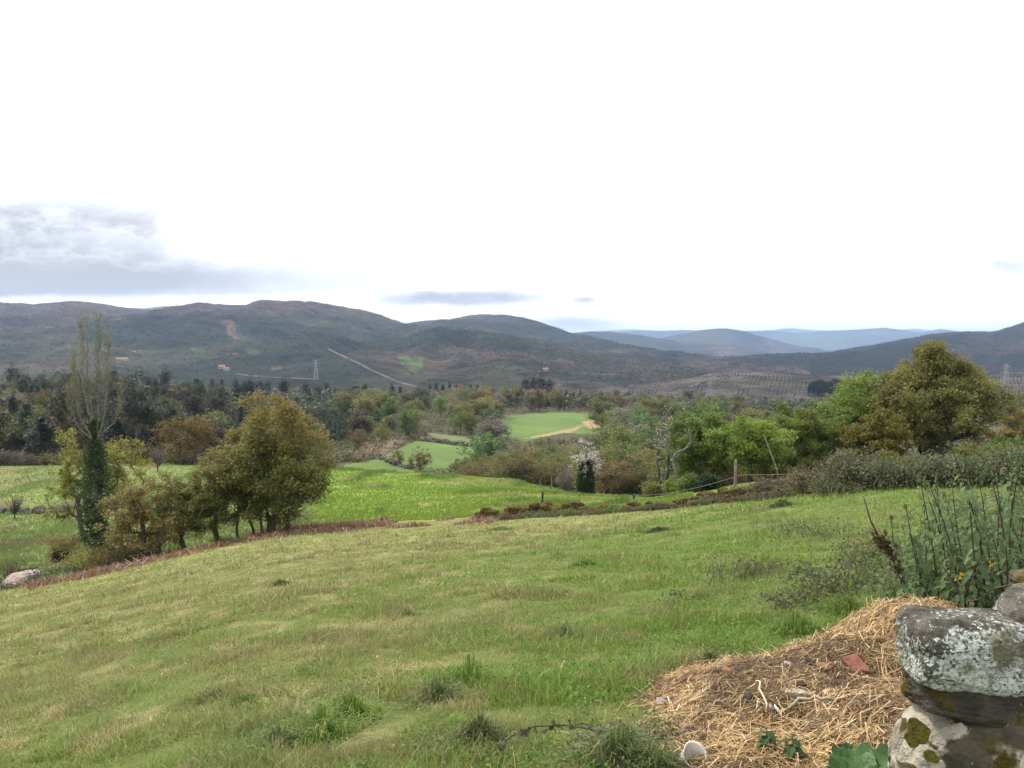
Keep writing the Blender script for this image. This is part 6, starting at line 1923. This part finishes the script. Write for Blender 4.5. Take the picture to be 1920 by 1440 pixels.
def front_plants():
    # broad leaves at the foot of the wall
    rng = np.random.RandomState(14)
    b = P3(1600, 2.75); t = thing("dock_plant", "big glossy green leaves at the bottom, against the foot of the stone wall", "plant", b)
    specs = [(-1.9, 0.30, 0.10, 0.55), (-2.6, 0.26, 0.085, 0.75), (0.35, 0.30, 0.09, 1.0), (-1.2, 0.24, 0.08, 0.3), (2.6, 0.22, 0.075, 0.7), (1.2, 0.24, 0.08, 1.15), (-0.5, 0.2, 0.07, 0.2)]
    for i, (a, L, w, pit) in enumerate(specs):
        n = 16; V = []; Q = []
        for k in range(n + 1):
            f = k / n; hw = max(w * math.sin(math.pi * (0.04 + 0.96 * f) ** 0.85) ** 0.7, 0.002) * (1 + 0.10 * math.sin(f * 24 + i))
            x = L * f * math.cos(pit * (1 - 0.5 * f)); z = L * (math.sin(pit) * f - 0.55 * f * f)
            for s in (-1, -0.66, -0.33, 0, 0.33, 0.66, 1):
                V.append((x, s * hw, z + 0.30 * abs(s) ** 1.3 * hw + 0.010 * math.sin(f * 26 + s * 4 + i)))
        for k in range(n):
            for j in range(6): c = k * 7 + j; Q.append((c, c + 7, c + 8, c + 1))
        V = np.array(V); c_, s_ = math.cos(a), math.sin(a); V = V @ np.array([[c_, -s_, 0], [s_, c_, 0], [0, 0, 1]]).T
        C = np.array((0.038, 0.088, 0.020)) * rng.uniform(0.6, 1.2)
        t.scale = (0.95, 0.95, 1.4); link("leaf", make_mesh("leaf", V + (0, 0, 0.03), None, Q, C * (0.75 + 0.5 * vn3(V * 40 + i, 3) + 0.35 * (np.arange(len(V)) % 7 == 3))[:, None], True, (leaf_glossy,)), t)
    for i, (px, py, Y, lb) in enumerate(((1436, 1390, 3.2, "small upright green weed growing through the straw"), (1485, 1420, 3.1, "small leafy weed at the bottom edge of the straw heap"), (1700, 1335, 2.75, "little dark sprig between the straw and the wall"))):
        q = at(px, py, Y); z0 = float(heap_z(q[0], q[1])); h = max(q[2] - z0, 0.10)
        t = thing("small_weed", lb, "weed", (q[0], q[1], z0)); m = MB(); m.tube([(0, 0, -0.02), (0.006, 0, h * 0.5), (0, 0, h)], 0.0022, 4); link("stem", m.mesh("stem", M_STEM, True), t); lm = MB()
        for k in range(12):
            V, Q = toothed_leaf(0.062 * rng.uniform(0.6, 1.1), 0.016, droop=0.5); a = k * 2.4; c_, s_ = math.cos(a), math.sin(a)
            lm.add(V @ np.array([[c_, -s_, 0], [s_, c_, 0], [0, 0, 1]]).T + (0, 0, h * (0.2 + 0.8 * k / 12)), None, Q, np.array((0.05, 0.10, 0.03)) * rng.uniform(0.7, 1.4))
        link("leaves", lm.mesh("leaves", M_LEAF), t)


leaf_glossy = leaf_mat("glossy_leaf", 0.25, 0.5, 0.3)
front_plants()


# ------------------------------------------------------------------ grass
def blades(X, Y, h, w, C, rng, lean=0.5, seg2=False):
    n = len(X); Z = gz(X, Y)
    a = rng.rand(n) * 6.283; la = rng.rand(n) * 6.283; l = np.abs(rng.normal(size=n)) * lean * h
    b = np.stack([X, Y, Z - 0.01], -1); s = np.stack([np.cos(a), np.sin(a), np.zeros(n)], -1) * w[:, None]
    d = np.stack([np.cos(la) * l, np.sin(la) * l, h * np.sqrt(np.clip(1 - (l / (h * 2.2)) ** 2, 0.2, 1))], -1)
    mid = b + d * (0.45, 0.45, 0.62)
    tip = b + d
    V = np.stack([b - s, b + s, mid + s * 0.75, mid - s * 0.75, tip], 1).reshape(-1, 3)
    o = np.arange(n)[:, None] * 5
    return V, np.hstack([o + 3, o + 2, o + 4]), np.hstack([o, o + 1, o + 2, o + 3]), np.repeat(C, 5, axis=0)


def grass():
    rng = np.random.RandomState(3)
    mb = MB()
    # the field: dense near the camera, coarser tufts farther away
    for y0, y1, n, hh, ww in ((1.6, 4.6, 330000, 0.048, 0.0018), (4.2, 9.5, 330000, 0.052, 0.0032), (8.5, 20, 230000, 0.060, 0.0068), (18, 41, 140000, 0.075, 0.014)):
        Y = y0 * (y1 / y0) ** rng.rand(n); u = rng.uniform(-0.80, 0.80, n) * (1 + 0.30 * ss(9, 2, Y)); X = u * Y
        px = u * FPX + 960
        ok = (Y < edge(px) + 1) & (heap_h(X, Y) < 0.02)
        X, Y, px = X[ok], Y[ok], px[ok]
        C = grass_color(X, Y)
        tus = fb2(X / 0.8, Y / 1.1, 53, 3); pat = fb2(X / 0.35, Y / 0.35, 57, 2)
        k = rng.rand(len(X), 1)
        C = C * (0.70 + 0.75 * k)
        C = np.where(rng.rand(len(X), 1) < 0.16, np.array((0.34, 0.275, 0.13)) * (0.6 + 0.6 * k), C)
        h = hh * 0.8 * (0.35 + 1.0 * rng.rand(len(X))) * (0.55 + 1.15 * ss(0.45, 0.75, fb2(X / 0.55, Y / 0.6, 53, 3)) + 0.7 * ss(0.4, 0.75, pat))
        h *= np.where(C[:, 0] > C[:, 1] * 1.1, 0.75, 1.0) * (0.7 + 0.9 * rng.rand(len(X)) ** 4)
        mb.add(*blades(X, Y, h, ww * (0.6 + 0.8 * rng.rand(len(X))), C, rng, 0.9))
    o = stuff("grass", mb.mesh("grass", M_GRASS), "short olive and green pasture grass with dry straw coloured patches, in the foreground field", "grass")
    mb = MB()
    n = 230000
    Y = 36 * (100 / 36) ** rng.rand(n); u = rng.uniform(-0.72, 0.22, n); X = u * Y; px = u * FPX + 960
    ok = (Y > edge(px) + 2.2) & np.where(px > 590, Y < crest(px) + 1, Y < 101)
    X, Y, px = X[ok], Y[ok], px[ok]
    C = np.where((px + rng.normal(size=len(px)) * 8 > 585)[:, None], mead_color(X, Y), left_color(X, Y)) * (0.88 + 0.24 * rng.rand(len(X), 1))
    lum = fb2(X / 2.6, Y / 5, 61, 4)
    mb.add(*blades(X, Y, (0.10 + 0.16 * rng.rand(len(X))) * (0.6 + 1.0 * ss(0.5, 0.7, lum)), 0.018 + 0.022 * rng.rand(len(X)), C, rng, 0.8))
    stuff("meadow_grass", mb.mesh("meadow_grass", M_GRASS), "lush bright green grass of the meadow and the left fields", "grass")
    # dead bracken along the lower edge
    mb = MB(); n = 26000
    px = rng.uniform(40, 925, n); Y = edge(px) + rng.normal(size=n) * 1.7 - 0.7; X = upx(px) * Y
    g = fb2(X / 1.8, Y / 1.2, 231, 4); ok = g > 0.52
    X, Y, g = X[ok], Y[ok], g[ok]
    C = np.array((0.15, 0.085, 0.052)) + (np.array((0.32, 0.20, 0.13)) - np.array((0.15, 0.085, 0.052))) * rng.rand(len(X), 1)
    mb.add(*blades(X, Y, 0.10 + 0.30 * rng.rand(len(X)) * ss(0.50, 0.68, g), 0.018 + 0.014 * rng.rand(len(X)), C, rng, 1.2))
    stuff("dead_bracken", mb.mesh("dead_bracken", M_STRAW), "rust brown dead bracken along the lower edge of the field", "bracken")
    # clover and broad little leaves in the lush corner
    mb = MB(); n = 60000
    Y = 2.6 * (9.0 / 2.6) ** rng.rand(n); u = rng.uniform(-0.70, 0.70, n); X = u * Y
    g = fb2(X / 0.5, Y / 0.6, 241, 3) + 0.05 * np.clip(X - (Y - 5) * 0.3, -2, 2); ok = (g > 0.53) & (heap_h(X, Y) < 0.02)
    X, Y = X[ok], Y[ok]
    P = np.stack([X, Y, gz(X, Y) + 0.015 + 0.045 * rng.rand(len(X))], -1)
    V, Q, C = leaf_quads(rng, P, 0.017, np.array((0.060, 0.120, 0.016)) + rng.rand(len(X), 1) * np.array((0.07, 0.10, 0.015)), 0.9, 0.85)
    mb.add(V, None, Q, C)
    stuff("clover", mb.mesh("clover", M_GRASS), "small round leaved clover carpet in the lush foreground", "ground cover")
    # dry fallen leaves
    mb = MB(); n = 1800
    Y = 3.0 * (26 / 3.0) ** rng.rand(n); u = rng.uniform(-0.72, 0.66, n); X = u * Y
    ok = (heap_h(X, Y) < 0.02) & (fb2(X / 0.9, Y / 0.9, 251, 3) > 0.5); X, Y = X[ok], Y[ok]
    V, Q, C = leaf_quads(rng, np.stack([X, Y, gz(X, Y) + 0.025], -1), 0.026, np.array((0.13, 0.075, 0.038)) + rng.rand(len(X), 1) * np.array((0.17, 0.12, 0.065)), 0.8, 0.6)
    mb.add(V, None, Q, C); stuff("fallen_leaves", mb.mesh("fallen_leaves", M_STRAW), "dry brown fallen leaves scattered in the pasture grass", "leaves")


grass()


def tussocks():
    T = [(898, 1375, 3.65, 0.17, 0.17, "dark", "dark rounded grass tussock alone in the foreground"), (600, 1395, 3.9, 0.26, 0.20, "green", "tall bright green grass tussock in the left foreground"), (660, 1372, 4.2, 0.22, 0.18, "green", "green grass tussock right behind the tall bright one"),
         (520, 1410, 3.85, 0.2, 0.14, "bluish", "grey green grass tussock at the bottom left of the tall bright one"), (880, 1300, 4.7, 0.34, 0.22, "green", "broad soft green tussock behind the dark rounded one"), (820, 1330, 4.4, 0.25, 0.17, "bluish", "bluish green tussock left of the dark rounded one"),
         (1170, 1420, 3.3, 0.22, 0.20, "bluish", "long bladed dark tussock at the bottom, left of the straw heap"), (1230, 1425, 3.2, 0.16, 0.15, "bluish", "small dark tussock against the front left corner of the straw heap"), (1500, 1205, 5.5, 0.28, 0.2, "green", "green tussock right behind the straw heap"),
         (1335, 1270, 4.75, 0.18, 0.12, "dark", "dark tussock at the far left tip of the heap"), (1600, 1165, 5.9, 0.3, 0.2, "green", "green tussock left of the tall weeds, behind the heap"), (440, 1335, 4.9, 0.2, 0.10, "green", "low green tussock in the left foreground"), (390, 1300, 5.2, 0.25, 0.10, "dark", "low dark tussock in the left foreground"),
         (200, 1270, 6.3, 0.22, 0.09, "green", "small green tussock far left in the field"), (940, 1028, 25.0, 0.9, 0.16, "green", "flat green tussock patch up in the field before the rubble wall"), (520, 1142, 12.5, 0.3, 0.14, "dark", "dark green tussock in the left middle of the field"), (1100, 1095, 11.5, 0.3, 0.14, "green", "bright green tussock in the middle of the field"),
         (1465, 985, 19.0, 0.45, 0.25, "dark", "dark tussock in front of the mossy wall"), (1235, 1020, 18.0, 0.5, 0.14, "dark", "low dark tussock in the upper right of the field"), (760, 1195, 8.2, 0.28, 0.12, "bluish", "bluish tussock in the middle foreground"), (1190, 1275, 4.7, 0.2, 0.13, "green", "fresh green tussock left of the heap tip"), (1060, 1215, 6.2, 0.26, 0.13, "bluish", "bluish green tussock in the centre right of the field")]
    pal = {"dark": ((0.045, 0.062, 0.020), (0.125, 0.15, 0.05)), "green": ((0.085, 0.155, 0.022), (0.17, 0.26, 0.05)), "bluish": ((0.070, 0.105, 0.034), (0.155, 0.20, 0.075))}
    for i, (px, py, Y, r, h, c, lb) in enumerate(T):
        rng = np.random.RandomState(1200 + i)
        X0 = upx(px) * Y; b = np.array((X0, Y, float(gz(X0, Y))))
        n = 1000 if Y < 7 else (1800 if r > 0.4 else 900)
        a = rng.rand(n) * 6.283; q = np.abs(rng.normal(size=n)) * r * 0.42 * (0.6 + 0.8 * vn2(a * 1.1, a * 0 + i * 3.1, 4)); r = r * 1.0; h = T[i][4] * 0.72 * (0.55 + 0.9 * vn2(x_ := np.cos(a) * 2.2 + i, np.sin(a) * 2.2 + i * 2, 9))
        x = np.cos(a) * q; y = np.sin(a) * q
        z = gz(X0 + x, Y + y) - b[2] - 0.02
        out = (0.25 + 0.7 * np.minimum(q / r, 1.2)) * h * rng.uniform(0.4, 1.5, n)
        hh = h * rng.uniform(0.35, 1.25, n) * np.exp(-(q / r) ** 2 * 1.2)
        w = (0.0022 if Y < 7 else 0.0022 * Y / 6) * rng.uniform(0.7, 1.4, n)
        a2 = a + rng.normal(size=n) * 0.5
        D = np.stack([np.cos(a2), np.sin(a2)], -1)
        s = np.stack([-D[:, 1], D[:, 0], np.zeros(n)], -1) * w[:, None]
        p0 = np.stack([x, y, z], -1)
        p1 = p0 + np.concatenate([D * (out * 0.35)[:, None], (hh * 0.75)[:, None]], 1)
        p2 = p0 + np.concatenate([D * out[:, None], (hh * rng.uniform(0.55, 1.0, n))[:, None]], 1)
        V = np.stack([p0 - s, p0 + s, p1 + s * 0.8, p1 - s * 0.8, p2], 1).reshape(-1, 3)
        o = np.arange(n)[:, None] * 5
        k = rng.rand(n, 1); C = np.array(pal[c][0]) * (1 - k) + np.array(pal[c][1]) * k
        C = np.where(rng.rand(n, 1) < 0.10, np.array((0.33, 0.26, 0.13)), C)
        me = make_mesh("grass_tussock", V, np.hstack([o + 3, o + 2, o + 4]), np.hstack([o, o + 1, o + 2, o + 3]), np.repeat(C, 5, axis=0), False, (M_GRASS,))
        t = link("grass_tussock", me, None, tuple(b)); tag(t, lb, "grass tussock", "tussocks in the field")


tussocks()
